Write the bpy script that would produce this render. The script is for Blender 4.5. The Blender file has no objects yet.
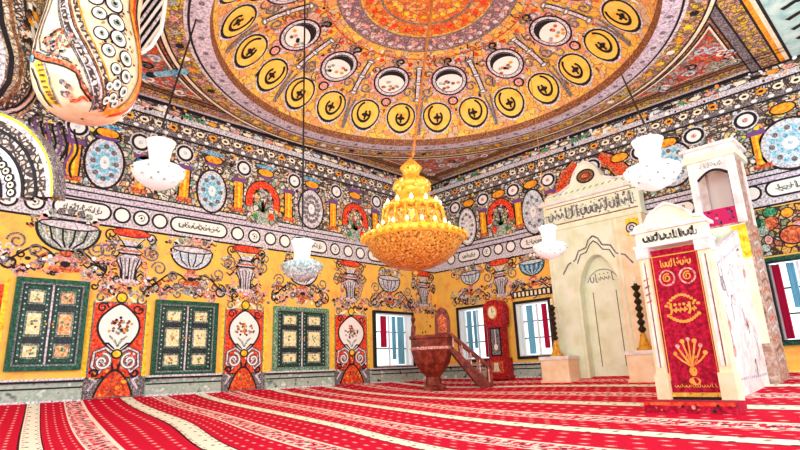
import bpy, math, random
from mathutils import Vector, Matrix
random.seed(7)
SC = bpy.context.scene
COL = SC.collection
# ------------------------------------------------------------------ camera
cam_d = bpy.data.cameras.new('camera'); cam = bpy.data.objects.new('camera', cam_d); COL.objects.link(cam)
FW = Vector((-0.68142, 0.68409, 0.26017)).normalized(); UP = Vector((0.21046, -0.15731, 0.96486)).normalized()
RT = FW.cross(UP).normalized(); UP = RT.cross(FW)
CPOS = Vector((10.8649, -12.3333, 0.2935))
cam.matrix_world = Matrix(((RT.x, UP.x, -FW.x, CPOS.x), (RT.y, UP.y, -FW.y, CPOS.y), (RT.z, UP.z, -FW.z, CPOS.z), (0, 0, 0, 1)))
cam_d.sensor_width = 36; cam_d.lens = 537.93 / 800 * 36; cam_d.clip_start = .02
SC.camera = cam
# ------------------------------------------------------------------ world, lights, exposure
w = bpy.data.worlds.new('world'); SC.world = w; w.use_nodes = True
w.node_tree.nodes['Background'].inputs[0].default_value = (.9, 1, 1, 1)
w.node_tree.nodes['Background'].inputs[1].default_value = 1.5
def area(name, loc, target, sx, sy, power, col):
    d = bpy.data.lights.new(name, 'AREA'); d.shape = 'RECTANGLE'; d.size = sx; d.size_y = sy; d.energy = power; d.color = col
    o = bpy.data.objects.new(name, d); COL.objects.link(o); o.location = loc
    o.rotation_euler = (Vector(target) - Vector(loc)).to_track_quat('-Z', 'Y').to_euler(); return o
area('rear_fill', (9, -16, 2.2), (4, -4, 5.5), 8, 3.5, 300, (1, .97, .92))  # added fill panel behind the camera, tilted up to brighten the ceiling
area('side_fill', (14.5, -6, 2.2), (4, -5, 5.0), 8, 3.5, 260, (.93, .93, 1))  # second added fill, bluish, out of view on the open right side
vs = SC.view_settings; SC.display_settings.display_device = 'sRGB'
vs.view_transform = 'Standard'; vs.look = 'None'; vs.exposure = 0.26; vs.gamma = 1; vs.use_curve_mapping = False

# ------------------------------------------------------------------ materials
def lin(c):
    return tuple(((x / 255) / 12.92 if x / 255 <= .04045 else (((x / 255) + .055) / 1.055) ** 2.4) for x in c) + (1,)
MATS = {}
def mat(name, c, rough=.6, speck=None, sc=40, amt=.35, metal=0, emit=None, es=0, coat=0):
    """plain paint; speck = list of colours broken over the ground as brush marks"""
    m = bpy.data.materials.new(name); m.use_nodes = True; nt = m.node_tree; b = nt.nodes['Principled BSDF']
    b.inputs['Roughness'].default_value = rough; b.inputs['Metallic'].default_value = metal
    b.inputs['Specular IOR Level'].default_value = .25
    b.inputs['Base Color'].default_value = lin(c)
    if emit: b.inputs['Emission Color'].default_value = lin(emit); b.inputs['Emission Strength'].default_value = es
    if speck:
        tc = nt.nodes.new('ShaderNodeTexCoord'); n = nt.nodes.new('ShaderNodeTexNoise'); n.inputs['Scale'].default_value = sc
        n.inputs['Detail'].default_value = 2.5; n.inputs['Roughness'].default_value = .6
        nt.links.new(tc.outputs['Object'], n.inputs['Vector'])
        r = nt.nodes.new('ShaderNodeValToRGB'); r.color_ramp.interpolation = 'LINEAR'
        cols = list(speck); k = len(cols); e = r.color_ramp.elements
        e[0].position = .5 - amt / 2; e[0].color = lin(cols[0]); e[1].position = .5 + amt / 2; e[1].color = lin(cols[-1])
        mids = [c] + list(cols[1:-1])
        for i, cc in enumerate(mids):
            q = e.new(.5 - amt / 2 + amt * (i + 1) / (len(mids) + 1)); q.color = lin(cc)
        nt.links.new(n.outputs[0], r.inputs[0]); nt.links.new(r.outputs[0], b.inputs['Base Color'])
    MATS[name] = m; return m
def orn(name, pal, line, sc=6, lw=.06, warp=.5, grain=30, rough=.6, aniso=(1, 1, 1), gm=.8):
    """dense painted ornament: irregular cells of palette colours with dark outlines and pale inner rims"""
    m = bpy.data.materials.new(name); m.use_nodes = True; nt = m.node_tree; N = nt.nodes; L = nt.links; b = N['Principled BSDF']
    b.inputs['Roughness'].default_value = rough; b.inputs['Specular IOR Level'].default_value = .25
    tc = N.new('ShaderNodeTexCoord'); mp = N.new('ShaderNodeMapping'); mp.inputs['Scale'].default_value = aniso
    L.new(tc.outputs['Object'], mp.inputs['Vector'])
    n = N.new('ShaderNodeTexNoise'); n.inputs['Scale'].default_value = sc * .8; n.inputs['Detail'].default_value = 2; L.new(mp.outputs[0], n.inputs['Vector'])
    mx = N.new('ShaderNodeMix'); mx.data_type = 'RGBA'; mx.blend_type = 'LINEAR_LIGHT'; mx.inputs[0].default_value = warp / sc
    L.new(mp.outputs[0], mx.inputs[6]); L.new(n.outputs[1], mx.inputs[7])
    v = N.new('ShaderNodeTexVoronoi'); v.inputs['Scale'].default_value = sc; L.new(mx.outputs[2], v.inputs['Vector'])
    ve = N.new('ShaderNodeTexVoronoi'); ve.feature = 'DISTANCE_TO_EDGE'; ve.inputs['Scale'].default_value = sc; L.new(mx.outputs[2], ve.inputs['Vector'])
    sx = N.new('ShaderNodeSeparateColor'); L.new(v.outputs['Color'], sx.inputs[0])
    r = N.new('ShaderNodeValToRGB'); r.color_ramp.interpolation = 'CONSTANT'; e = r.color_ramp.elements
    e[0].position = 0; e[0].color = lin(pal[0]); e[1].position = 1 / len(pal); e[1].color = lin(pal[1 % len(pal)])
    for i in range(2, len(pal)):
        q = e.new(i / len(pal)); q.color = lin(pal[i])
    L.new(sx.outputs[0], r.inputs[0])
    # fine brush grain
    n2 = N.new('ShaderNodeTexNoise'); n2.inputs['Scale'].default_value = grain; n2.inputs['Detail'].default_value = 1; L.new(tc.outputs['Object'], n2.inputs['Vector'])
    r2 = N.new('ShaderNodeValToRGB'); e2 = r2.color_ramp.elements; e2[0].position = .38; e2[0].color = (.3, .27, .28, 1); e2[1].position = .56; e2[1].color = (1, 1, 1, 1)
    L.new(n2.outputs[0], r2.inputs[0])
    m2 = N.new('ShaderNodeMix'); m2.data_type = 'RGBA'; m2.blend_type = 'MULTIPLY'; m2.inputs[0].default_value = gm
    L.new(r.outputs[0], m2.inputs[6]); L.new(r2.outputs[0], m2.inputs[7])
    r3 = N.new('ShaderNodeValToRGB'); e3 = r3.color_ramp.elements; e3[0].position = lw; e3[0].color = (0, 0, 0, 1); e3[1].position = lw * 1.6; e3[1].color = (1, 1, 1, 1)
    L.new(ve.outputs[0], r3.inputs[0])
    m3 = N.new('ShaderNodeMix'); m3.data_type = 'RGBA'; L.new(r3.outputs[0], m3.inputs[0]); m3.inputs[6].default_value = lin(line)
    L.new(m2.outputs[2], m3.inputs[7])
    L.new(m3.outputs[2], b.inputs['Base Color'])
    MATS[name] = m; return m
K = (30, 26, 32)
mat('ground_orange', (254, 194, 96), speck=[(248, 172, 78), (255, 208, 84), (255, 190, 122)], sc=3.5, amt=.4)
mat('orange', (250, 165, 40), speck=[(214, 110, 30), (255, 196, 60)], sc=14)
mat('yellow', (250, 214, 40), speck=[(226, 160, 30), (255, 236, 90)], sc=14)
mat('line_dark', K); mat('line_grey', (112, 104, 108), speck=[(40, 36, 40), (190, 184, 186)], sc=45)
mat('brown', (132, 82, 52), speck=[(74, 40, 30), (190, 130, 90)], sc=30)
mat('white', (250, 248, 244)); mat('cream', (250, 242, 212), speck=[(214, 196, 150), (255, 250, 232)], sc=18, amt=.5)
mat('pale_blue', (206, 224, 234), speck=[(120, 170, 200), (240, 246, 250)], sc=22, amt=.4)
mat('blue', (86, 170, 212), speck=[(30, 70, 110), (190, 226, 240)], sc=30)
mat('cyan', (120, 204, 232), speck=[(60, 130, 170), (190, 236, 246)], sc=30); mat('pale_grey', (214, 210, 218), speck=[(128, 122, 134), (246, 244, 248)], sc=26)
mat('lilac_grey', (196, 188, 206), speck=[(96, 90, 108), (214, 206, 222), (244, 240, 248)], sc=26, amt=.35)
mat('grey_green', (158, 176, 158), speck=[(64, 80, 70), (226, 236, 226)], sc=34)
mat('green', (48, 140, 92), speck=[(16, 70, 46), (120, 200, 150)], sc=30)
mat('red', (236, 62, 34), speck=[(170, 26, 20), (255, 120, 60)], sc=20)
mat('mound_red', (222, 70, 36), speck=[(150, 40, 20), (240, 120, 60)], sc=16); mat('rust', (206, 92, 52), speck=[(110, 40, 24), (244, 160, 110)], sc=24)
mat('pink', (226, 158, 150), speck=[(150, 84, 84), (250, 214, 204)], sc=28)
mat('magenta', (200, 24, 96)); mat('crimson', (170, 12, 48), speck=[(120, 6, 34), (204, 30, 70)], sc=20, rough=.9)
mat('violet', (120, 76, 140)); mat('gold_thread', (236, 164, 70), rough=.5)
mat('marble', (186, 200, 188), speck=[(50, 80, 72), (150, 176, 160), (244, 244, 240)], sc=5, amt=.4, rough=.35)
mat('mihrab_cream', (232, 240, 214), speck=[(220, 224, 184), (244, 248, 232)], sc=3, amt=.5, rough=.5)
mat('mihrab_peach', (250, 222, 184), speck=[(240, 204, 160), (252, 238, 214)], sc=4, amt=.5, rough=.5)
mat('minbar_white', (240, 234, 232), speck=[(206, 196, 200), (255, 252, 250)], sc=5, amt=.5, rough=.5)
mat('minbar_brown', (186, 148, 130), speck=[(120, 84, 74), (224, 200, 190)], sc=12, amt=.45)
mat('dark_green', (12, 78, 54), speck=[(6, 40, 32), (36, 118, 84)], sc=24, rough=.4)
mat('frame_green', (90, 150, 116), speck=[(30, 90, 66), (190, 214, 190)], sc=30, rough=.4); mat('shutter_black', (26, 36, 38), speck=[(8, 10, 14), (70, 90, 88)], sc=50, rough=.4)
mat('shutter_frame', (96, 112, 108), speck=[(40, 48, 48), (190, 200, 196)], sc=40, rough=.4)
mat('shutter_panel', (240, 234, 176), speck=[(196, 190, 120), (252, 248, 216)], sc=22, rough=.4)
mat('shutter_panel_orange', (230, 176, 110), speck=[(170, 90, 50), (250, 230, 190)], sc=26, rough=.4)
mat('window_frame_dark', (30, 34, 40), rough=.4); mat('window_frame_white', (236, 238, 242), rough=.4)
mat('curtain_red', (186, 16, 66), rough=.9); mat('curtain_blue', (120, 190, 222), rough=.9)
mat('cabinet_red', (176, 26, 36), speck=[(110, 10, 20), (220, 60, 60)], sc=20, rough=.4)
mat('wood_brown', (122, 46, 32), speck=[(84, 28, 20), (158, 70, 50)], sc=9, rough=.4)
mat('gold', (232, 170, 56), speck=[(120, 66, 14), (226, 160, 50), (255, 216, 110)], sc=16, amt=.4, metal=.2, rough=.3)
mat('gold_bright', (250, 190, 60), metal=.1, rough=.3, )
mat('gold_beads', (206, 140, 60), speck=[(90, 44, 14), (214, 140, 52), (250, 214, 120)], sc=26, amt=.3, metal=.2, rough=.35)
mat('bulb', (255, 240, 200), emit=(255, 226, 160), es=1.2)
mat('lamp_glass', (250, 250, 250), emit=(255, 255, 252), es=.15, rough=.2)
mat('lamp_glass_tint', (176, 206, 208), speck=[(110, 150, 160), (240, 250, 250)], sc=26, rough=.2)
mat('cable', (40, 36, 40)); mat('bronze_dark', (52, 40, 26), metal=.4, rough=.4)
mat('chain_gold', (190, 120, 60), metal=.2)
mat('bay_cream', (250, 232, 192), speck=[(240, 206, 150), (252, 238, 204), (255, 246, 224)], sc=5); mat('teal_wall', (190, 230, 224), speck=[(150, 204, 204), (220, 246, 240)], sc=4)
orn('orn_upper', [(240, 238, 216), (206, 200, 190), (250, 222, 140), (170, 170, 158), (244, 240, 232), (160, 190, 166), (236, 180, 120)], (78, 70, 72), sc=9, grain=30, lw=.07, gm=.7)
orn('orn_cornice', [(240, 232, 206), (150, 132, 120), (246, 206, 120), (250, 246, 238), (100, 90, 86), (196, 184, 176)], (60, 52, 54), sc=9, grain=30, lw=.08, aniso=(1, 1, 2), gm=.7)
orn('orn_ceiling', [(232, 170, 80), (214, 150, 110), (240, 200, 110), (190, 150, 140), (226, 120, 80), (180, 160, 160)], (110, 70, 56), sc=11, grain=34, lw=.06)
orn('orn_band', [(240, 200, 90), (226, 190, 150), (210, 170, 170), (240, 214, 60), (170, 140, 130)], (110, 80, 60), sc=11, grain=32, lw=.06)
orn('orn_spandrel', [(240, 92, 60), (226, 150, 140), (236, 120, 70), (190, 186, 176), (220, 196, 190), (110, 150, 140)], (130, 60, 56), sc=10, grain=34, lw=.05)
orn('orn_dome', [(255, 206, 80), (255, 196, 84), (255, 212, 104), (252, 190, 90), (240, 170, 110), (222, 190, 160)], (170, 120, 84), sc=6, grain=26, lw=.03, gm=.35)
mat('scroll_gold', (255, 206, 86), speck=[(250, 180, 70), (255, 214, 96), (255, 200, 120)], sc=4)
orn('orn_inner', [(246, 140, 50), (250, 170, 60), (236, 110, 60), (240, 190, 120)], (170, 90, 60), sc=9, grain=30, lw=.05, gm=.5)
orn('orn_inner_ring', [(224, 176, 166), (206, 170, 180), (180, 140, 150), (236, 200, 186), (150, 120, 130)], (130, 90, 96), sc=11, grain=34, lw=.07)
orn('orn_dots', [(240, 236, 226), (206, 190, 176), (244, 226, 200)], (70, 56, 56), sc=16, grain=50, lw=.12)
orn('orn_gallery', [(244, 228, 190), (236, 214, 170), (200, 180, 160), (250, 240, 214)], (120, 96, 84), sc=14, grain=60, lw=.06)
orn('orn_lower', [(214, 200, 150), (150, 160, 120), (236, 180, 90), (200, 120, 90), (230, 226, 210)], (60, 44, 40), sc=8, grain=30, lw=.08)

# ------------------------------------------------------------------ mesh builder
class MB:
    def __init__(s): s.v = []; s.f = []; s.m = []; s.sm = []; s.mats = []; s.uv = None
    def mi(s, m):
        if m not in s.mats: s.mats.append(m)
        return s.mats.index(m)
    def face(s, pts, m, smooth=False):
        b = len(s.v); s.v += [tuple(p) for p in pts]; s.f.append(tuple(range(b, b + len(pts)))); s.m.append(s.mi(m)); s.sm.append(smooth)
    def grid(s, rows, m, smooth=True, closed=False):
        b = len(s.v); n = len(rows[0])
        for r in rows: s.v += [tuple(p) for p in r]
        k = s.mi(m)
        for i in range(len(rows) - 1):
            for j in range(n if closed else n - 1):
                j2 = (j + 1) % n
                s.f.append((b + i * n + j, b + i * n + j2, b + (i + 1) * n + j2, b + (i + 1) * n + j)); s.m.append(k); s.sm.append(smooth)
    def box(s, x0, x1, y0, y1, z0, z1, m):
        p = [(x, y, z) for z in (z0, z1) for y in (y0, y1) for x in (x0, x1)]
        b = len(s.v); s.v += p; k = s.mi(m)
        for f in ((0, 2, 3, 1), (4, 5, 7, 6), (0, 1, 5, 4), (2, 6, 7, 3), (0, 4, 6, 2), (1, 3, 7, 5)):
            s.f.append(tuple(b + i for i in f)); s.m.append(k); s.sm.append(False)
    def prism(s, poly, fn, h0, h1, m):
        """poly of (u,v); fn(u,v,h)->xyz"""
        n = len(poly); b = len(s.v); s.v += [tuple(fn(u, v, h0)) for u, v in poly] + [tuple(fn(u, v, h1)) for u, v in poly]; k = s.mi(m)
        s.f.append(tuple(b + i for i in range(n))); s.f.append(tuple(b + n + n - 1 - i for i in range(n))); s.m += [k, k]; s.sm += [False, False]
        for i in range(n):
            j = (i + 1) % n; s.f.append((b + i, b + n + i, b + n + j, b + j)); s.m.append(k); s.sm.append(False)
    def lathe(s, prof, c, m, seg=32, a0=0, a1=360, smooth=True, flute=0, nf=0):
        closed = (a1 - a0) >= 360; n = seg if closed else seg + 1
        rows = []
        for r, z in prof:
            row = []
            for i in range(n):
                a = math.radians(a0 + (a1 - a0) * i / seg); rr = r * (1 + flute * math.cos(nf * a))
                row.append((c[0] + rr * math.cos(a), c[1] + rr * math.sin(a), c[2] + z))
            rows.append(row)
        s.grid(rows, m, smooth, closed)
    def tube(s, pts, r, m, seg=8):
        pts = [Vector(p) for p in pts]; rows = []
        for i, p in enumerate(pts):
            t = (pts[min(i + 1, len(pts) - 1)] - pts[max(i - 1, 0)]).normalized()
            a = t.cross(Vector((0, 0, 1)))
            if a.length < .05: a = t.cross(Vector((1, 0, 0)))
            a.normalize(); bb = t.cross(a); rr = r[i] if isinstance(r, (list, tuple)) else r
            rows.append([p + (a * math.cos(q * 2 * math.pi / seg) + bb * math.sin(q * 2 * math.pi / seg)) * rr for q in range(seg)])
        s.grid(rows, m, True, True)
    def build(s, name, parent=None, loc=(0, 0, 0)):
        me = bpy.data.meshes.new(name); me.from_pydata([tuple(p) for p in s.v], [], s.f)
        for m in s.mats: me.materials.append(MATS[m])
        me.polygons.foreach_set('material_index', s.m); me.polygons.foreach_set('use_smooth', s.sm); me.update()
        o = bpy.data.objects.new(name, me); COL.objects.link(o)
        if parent: o.parent = parent; o.matrix_parent_inverse = Matrix.Translation(-Vector(parent.location))
        return o
def recenter(o):
    """put the origin of a single-mesh thing at the middle of its base"""
    vs_ = [v.co.copy() for v in o.data.vertices]; mn = Vector([min(v[i] for v in vs_) for i in range(3)]); mx_ = Vector([max(v[i] for v in vs_) for i in range(3)])
    c = Vector(((mn.x + mx_.x) / 2, (mn.y + mx_.y) / 2, mn.z)); o.data.transform(Matrix.Translation(-c)); o.location = c; return o
def tag(o, label=None, cat=None, group=None, kind=None):
    if label: o['label'] = label
    if cat: o['category'] = cat
    if group: o['group'] = group
    if kind: o['kind'] = kind
    return o
def empty(name, loc, label=None, cat=None, group=None, kind=None):
    o = bpy.data.objects.new(name, None); COL.objects.link(o); o.location = loc; o.empty_display_size = .1
    return tag(o, label, cat, group, kind)

# ------------------------------------------------------------------ 2D painter on a surface
class Paint:
    def __init__(s, mb, fn, step=.003, curved=False): s.mb = mb; s.fn = fn; s.step = step; s.T = None; s.curved = curved
    def P(s, u, v, l):
        if s.T:
            cu, cv, ca, sa, k = s.T; u, v = cu + k * (u * ca - v * sa), cv + k * (u * sa + v * ca)
        return s.fn(u, v, l * s.step)
    def at(s, u, v, ang=0, k=1): s.T = (u, v, math.cos(ang), math.sin(ang), k); return s
    def off(s): s.T = None; return s
    def poly(s, pts, m, l=1): s.mb.face([s.P(u, v, l) for u, v in pts], m)
    def rect(s, u0, u1, v0, v1, m, l=1, nu=1, nv=1):
        rows = [[s.P(u0 + (u1 - u0) * i / nu, v0 + (v1 - v0) * j / nv, l) for i in range(nu + 1)] for j in range(nv + 1)]
        s.mb.grid(rows, m, False)
    def ell(s, cu, cv, ru, rv, m, l=1, n=20, a0=0, a1=360):
        if s.curved and max(ru, rv) > .08:
            A = [2 * math.pi * i / n for i in range(n)]
            s.mb.grid([[s.P(cu + ru * k * math.cos(t), cv + rv * k * math.sin(t), l) for t in A] for k in (.02, .3, .55, .8, 1)], m, False, True); return
        s.poly([(cu + ru * math.cos(math.radians(a0 + (a1 - a0) * i / n)), cv + rv * math.sin(math.radians(a0 + (a1 - a0) * i / n))) for i in range(n + (0 if a1 - a0 >= 360 else 1))], m, l)
    def oell(s, cu, cv, ru, rv, m, l=1, w=.03, lm='line_dark', n=20): s.ell(cu, cv, ru + w, rv + w, lm, l, n); s.ell(cu, cv, ru, rv, m, l + 1, n)
    def stroke(s, pts, w, m, l=2, taper=False):
        A = []; n = len(pts)
        for i in range(n):
            p0 = pts[max(i - 1, 0)]; p1 = pts[min(i + 1, n - 1)]; dx, dy = p1[0] - p0[0], p1[1] - p0[1]; d = math.hypot(dx, dy) or 1
            ww = (w if not taper else w * (.25 + .75 * math.sin(math.pi * (i + .5) / n))) / 2
            A.append((s.P(pts[i][0] - dy / d * ww, pts[i][1] + dx / d * ww, l), s.P(pts[i][0] + dy / d * ww, pts[i][1] - dx / d * ww, l)))
        s.mb.grid([[a for a, b in A], [b for a, b in A]], m, False)
    def spiral(s, cu, cv, r, turns, w, m, l=2, a0=0, dr=.75, sgn=1):
        n = int(14 * turns) + 4
        s.stroke([(cu + r * (1 - dr * i / n) * math.cos(a0 + sgn * 2 * math.pi * turns * i / n), cv + r * (1 - dr * i / n) * math.sin(a0 + sgn * 2 * math.pi * turns * i / n)) for i in range(n + 1)], w, m, l)
    def arc(s, cu, cv, ru, rv, a0, a1, w, m, l=2, n=14):
        s.stroke([(cu + ru * math.cos(math.radians(a0 + (a1 - a0) * i / n)), cv + rv * math.sin(math.radians(a0 + (a1 - a0) * i / n))) for i in range(n + 1)], w, m, l)
    def dots(s, u0, u1, v0, v1, n, r, ms, l=3):
        for i in range(n):
            u = random.uniform(u0, u1); v = random.uniform(v0, v1); q = r * random.uniform(.5, 1.3); a = random.uniform(0, 3)
            e = random.uniform(.4, 1)
            s.poly([(u + q * math.cos(t) * math.cos(a) - q * e * math.sin(t) * math.sin(a), v + q * math.cos(t) * math.sin(a) + q * e * math.sin(t) * math.cos(a)) for t in [k * math.pi / 3 for k in range(6)]], random.choice(ms), l + random.random() * .8)
    def script(s, u0, u1, v0, v1, m, l=3, w=.03, n=5):
        """flowing calligraphy: tall verticals, bowls and dots"""
        W = (u1 - u0) / n; H = v1 - v0
        for i in range(n):
            u = u0 + W * (i + .5)
            t = random.choice((0, 1, 1, 2, 2, 3))
            if t == 0: s.stroke([(u - W * .1, v0 + H * .95), (u - W * .05, v0 + H * .5), (u, v0 + H * .15), (u + W * .4, v0 + H * .1)], w, m, l)
            elif t == 1: s.arc(u, v0 + H * .45, W * .42, H * .32, 150, 400, w, m, l, 10)
            elif t == 2: s.stroke([(u - W * .45, v0 + H * .5), (u - W * .1, v0 + H * .25), (u + W * .2, v0 + H * .6), (u + W * .45, v0 + H * .35)], w, m, l); s.ell(u, v0 + H * .85, w * .7, w * .7, m, l, 6)
            else: s.stroke([(u + W * .1, v0 + H), (u + W * .1, v0 + H * .3), (u - W * .3, v0 + H * .05)], w, m, l); s.ell(u - W * .2, v0 + H * .7, w * .7, w * .7, m, l, 6)
def rnd(*ms): return random.choice(ms)

# ================================================================== STRUCTURE
def sst(t): t = max(0, min(1, t)); return t * t * (3 - 2 * t)
def zf(x, y):
    d = -math.log(math.exp(-2 * min(x, 40)) + math.exp(2 * max(y, -40))) / 2 + 0
    return -.36 * (1 - math.exp(-max(d, 0) / 2.2))
# ---- carpeted floor: woven rows, v = distance of the row from the mihrab wall
ROWS = [(-4, [(0, -15.6), (14, -17)]), (-1, [(0, -11.5), (4.5, -12.6), (10, -13.6), (16, -14)]), (0, [(0, -10.1), (4.5, -10.98), (10, -11.9), (16, -12.4)]), (.5, [(0, -9.58), (5, -10.56), (10, -11.3), (16, -11.8)]),
        (1, [(0, -8.66), (3.1, -9.0), (6.06, -9.86), (10, -10.6), (16, -11)]), (1.5, [(0, -8.15), (2.8, -8.34), (5.4, -8.96), (6.9, -9.31), (10, -9.9), (16, -10.2)]),
        (2, [(0, -7.3), (2.7, -7.42), (5.2, -7.94), (7.0, -8.58), (8.2, -8.9), (10, -9.15), (16, -9.3)]), (2.5, [(0, -6.68), (3, -6.85), (5.7, -7.63), (7.8, -8.2), (10, -8.35), (16, -8.4)]),
        (3, [(0, -5.6), (2.2, -5.55), (4.36, -5.98), (6.3, -6.62), (7.6, -6.95), (8.9, -7.1), (10, -7.15), (16, -7.2)]), (3.5, [(0, -4.95), (3.3, -5.0), (5.57, -5.72), (7.2, -6.05), (9.7, -6.25), (16, -6.3)]),
        (4, [(0, -4.25), (2.2, -3.95), (4, -3.88), (5.6, -3.98), (7.8, -4.2), (10, -4.25), (16, -4.3)]), (4.5, [(0, -3.1), (4, -2.6), (8, -2.8), (16, -2.8)]), (5, [(0, -1.9), (4, -1.3), (8.6, -1.43), (16, -1.4)]), (5.5, [(0, -.9), (4, -.6), (16, -.7)]), (6, [(0, 0), (16, 0)])]
def rowy(pts, x):
    """Catmull-Rom through the row's control points"""
    for i in range(len(pts) - 1):
        if x <= pts[i + 1][0] or i == len(pts) - 2:
            p0 = pts[max(i - 1, 0)]; p1 = pts[i]; p2 = pts[i + 1]; p3 = pts[min(i + 2, len(pts) - 1)]
            t = (x - p1[0]) / (p2[0] - p1[0]); m1 = (p2[1] - p0[1]) / (p2[0] - p0[0]) * (p2[0] - p1[0]); m2 = (p3[1] - p1[1]) / (p3[0] - p1[0]) * (p2[0] - p1[0])
            return (2 * t**3 - 3 * t**2 + 1) * p1[1] + (t**3 - 2 * t**2 + t) * m1 + (-2 * t**3 + 3 * t**2) * p2[1] + (t**3 - t**2) * m2
def carpet():
    bm_v = []; bm_f = []; uvs = []
    XS = [i * .25 for i in range(0, 58)]; AS = []
    for (k0, r0), (k1, r1) in zip(ROWS, ROWS[1:]):
        nn = 24 if k0 == -4 else 4 if k1 - k0 > .6 else 4
        for q in range(nn): AS.append((k0 + (k1 - k0) * q / nn, r0, r1, q / nn))
    AS.append((6, ROWS[-1][1], ROWS[-1][1], 0))
    for (a, r0, r1, t) in AS:
        for x in XS:
            y = rowy(r0, x) * (1 - t) + rowy(r1, x) * t
            bm_v.append((x, y, zf(x, y))); uvs.append((x, a * 1.45))
    n = len(XS)
    for i in range(len(AS) - 1):
        for j in range(n - 1): bm_f.append((i * n + j, (i + 1) * n + j, (i + 1) * n + j + 1, i * n + j + 1))
    me = bpy.data.meshes.new('floor'); me.from_pydata(bm_v, [], bm_f); ul = me.uv_layers.new(name='rows')
    for p in me.polygons:
        p.use_smooth = True
        for li in p.loop_indices: ul.data[li].uv = uvs[me.loops[li].vertex_index]
    o = bpy.data.objects.new('floor', me); COL.objects.link(o); tag(o, kind='structure')
    m = bpy.data.materials.new('prayer_carpet'); m.use_nodes = True; me.materials.append(m); nt = m.node_tree; N = nt.nodes; L = nt.links; b = N['Principled BSDF']
    b.inputs['Roughness'].default_value = .95; b.inputs['Specular IOR Level'].default_value = .1
    uv = N.new('ShaderNodeUVMap'); uv.uv_map = 'rows'; sp = N.new('ShaderNodeSeparateXYZ'); L.new(uv.outputs[0], sp.inputs[0])
    def M(op, a, bb=None, c=None):
        q = N.new('ShaderNodeMath'); q.operation = op
        for i, x in enumerate((a, bb, c)):
            if x is None: continue
            if isinstance(x, (int, float)): q.inputs[i].default_value = x
            else: L.new(x, q.inputs[i])
        return q.outputs[0]
    X, A = sp.outputs[0], sp.outputs[1]
    PER = 1.45
    ph = M('FRACT', M('DIVIDE', M('ADD', A, PER * 10.5), PER))       # .5 = middle of solid white stripe
    d = M('MULTIPLY', M('ABSOLUTE', M('SUBTRACT', ph, .5)), PER)                       # metres from the white stripe
    def mixc(fac, c1, c2):
        q = N.new('ShaderNodeMix'); q.data_type = 'RGBA'
        L.new(fac, q.inputs[0])
        for i, c in ((6, c1), (7, c2)):
            if isinstance(c, tuple): q.inputs[i].default_value = lin(c)
            else: L.new(c, q.inputs[i])
        return q.outputs[2]
    nz = N.new('ShaderNodeTexNoise'); nz.inputs['Scale'].default_value = 60; nz.inputs['Detail'].default_value = 2
    L.new(uv.outputs[0], nz.inputs['Vector'])
    red = mixc(nz.outputs[0], (190, 0, 34), (234, 6, 62))
    # little woven dashes
    def cell(su, sv, ru, rv, sh=.5):
        row = M('FLOOR', M('DIVIDE', A, sv))
        fu = M('SUBTRACT', M('FRACT', M('ADD', M('DIVIDE', X, su), M('MULTIPLY', M('MODULO', row, 2), sh))), .5)
        fv = M('SUBTRACT', M('FRACT', M('DIVIDE', A, sv)), .5)
        du = M('DIVIDE', M('MULTIPLY', fu, su), ru); dv = M('DIVIDE', M('MULTIPLY', fv, sv), rv)
        return M('LESS_THAN', M('ADD', M('MULTIPLY', du, du), M('MULTIPLY', dv, dv)), 1)
    base = mixc(M('MULTIPLY', cell(.24, .145, .055, .022), .7), red, (250, 130, 136))
    base = mixc(M('MULTIPLY', cell(.24, .145, .03, .01), .8), base, (250, 214, 190))
    # speckled middle band
    ns = N.new('ShaderNodeTexNoise'); ns.inputs['Scale'].default_value = 14; ns.inputs['Detail'].default_value = 2; L.new(uv.outputs[0], ns.inputs['Vector'])
    mid = M('GREATER_THAN', d, PER * .5 - .13)
    spk = mixc(M('GREATER_THAN', ns.outputs[0], .5), (222, 40, 70), (252, 214, 204))
    spk = mixc(cell(.2, .12, .035, .02), spk, (60, 40, 60))
    base = mixc(mid, base, spk)
    edge = M('LESS_THAN', M('ABSOLUTE', M('SUBTRACT', d, PER * .5 - .13)), .016)
    base = mixc(edge, base, (252, 232, 214))
    wht = M('LESS_THAN', d, .108)
    wc = mixc(cell(.42, .1, .03, .018, .5), (252, 244, 222), (70, 60, 50))
    wc = mixc(cell(.21, .16, .03, .014, .5), wc, (214, 120, 90))
    base = mixc(wht, base, wc)
    drk = M('LESS_THAN', M('ABSOLUTE', M('SUBTRACT', d, .116)), .01)
    base = mixc(drk, base, (70, 6, 24))
    L.new(base, b.inputs['Base Color'])
carpet()

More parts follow.
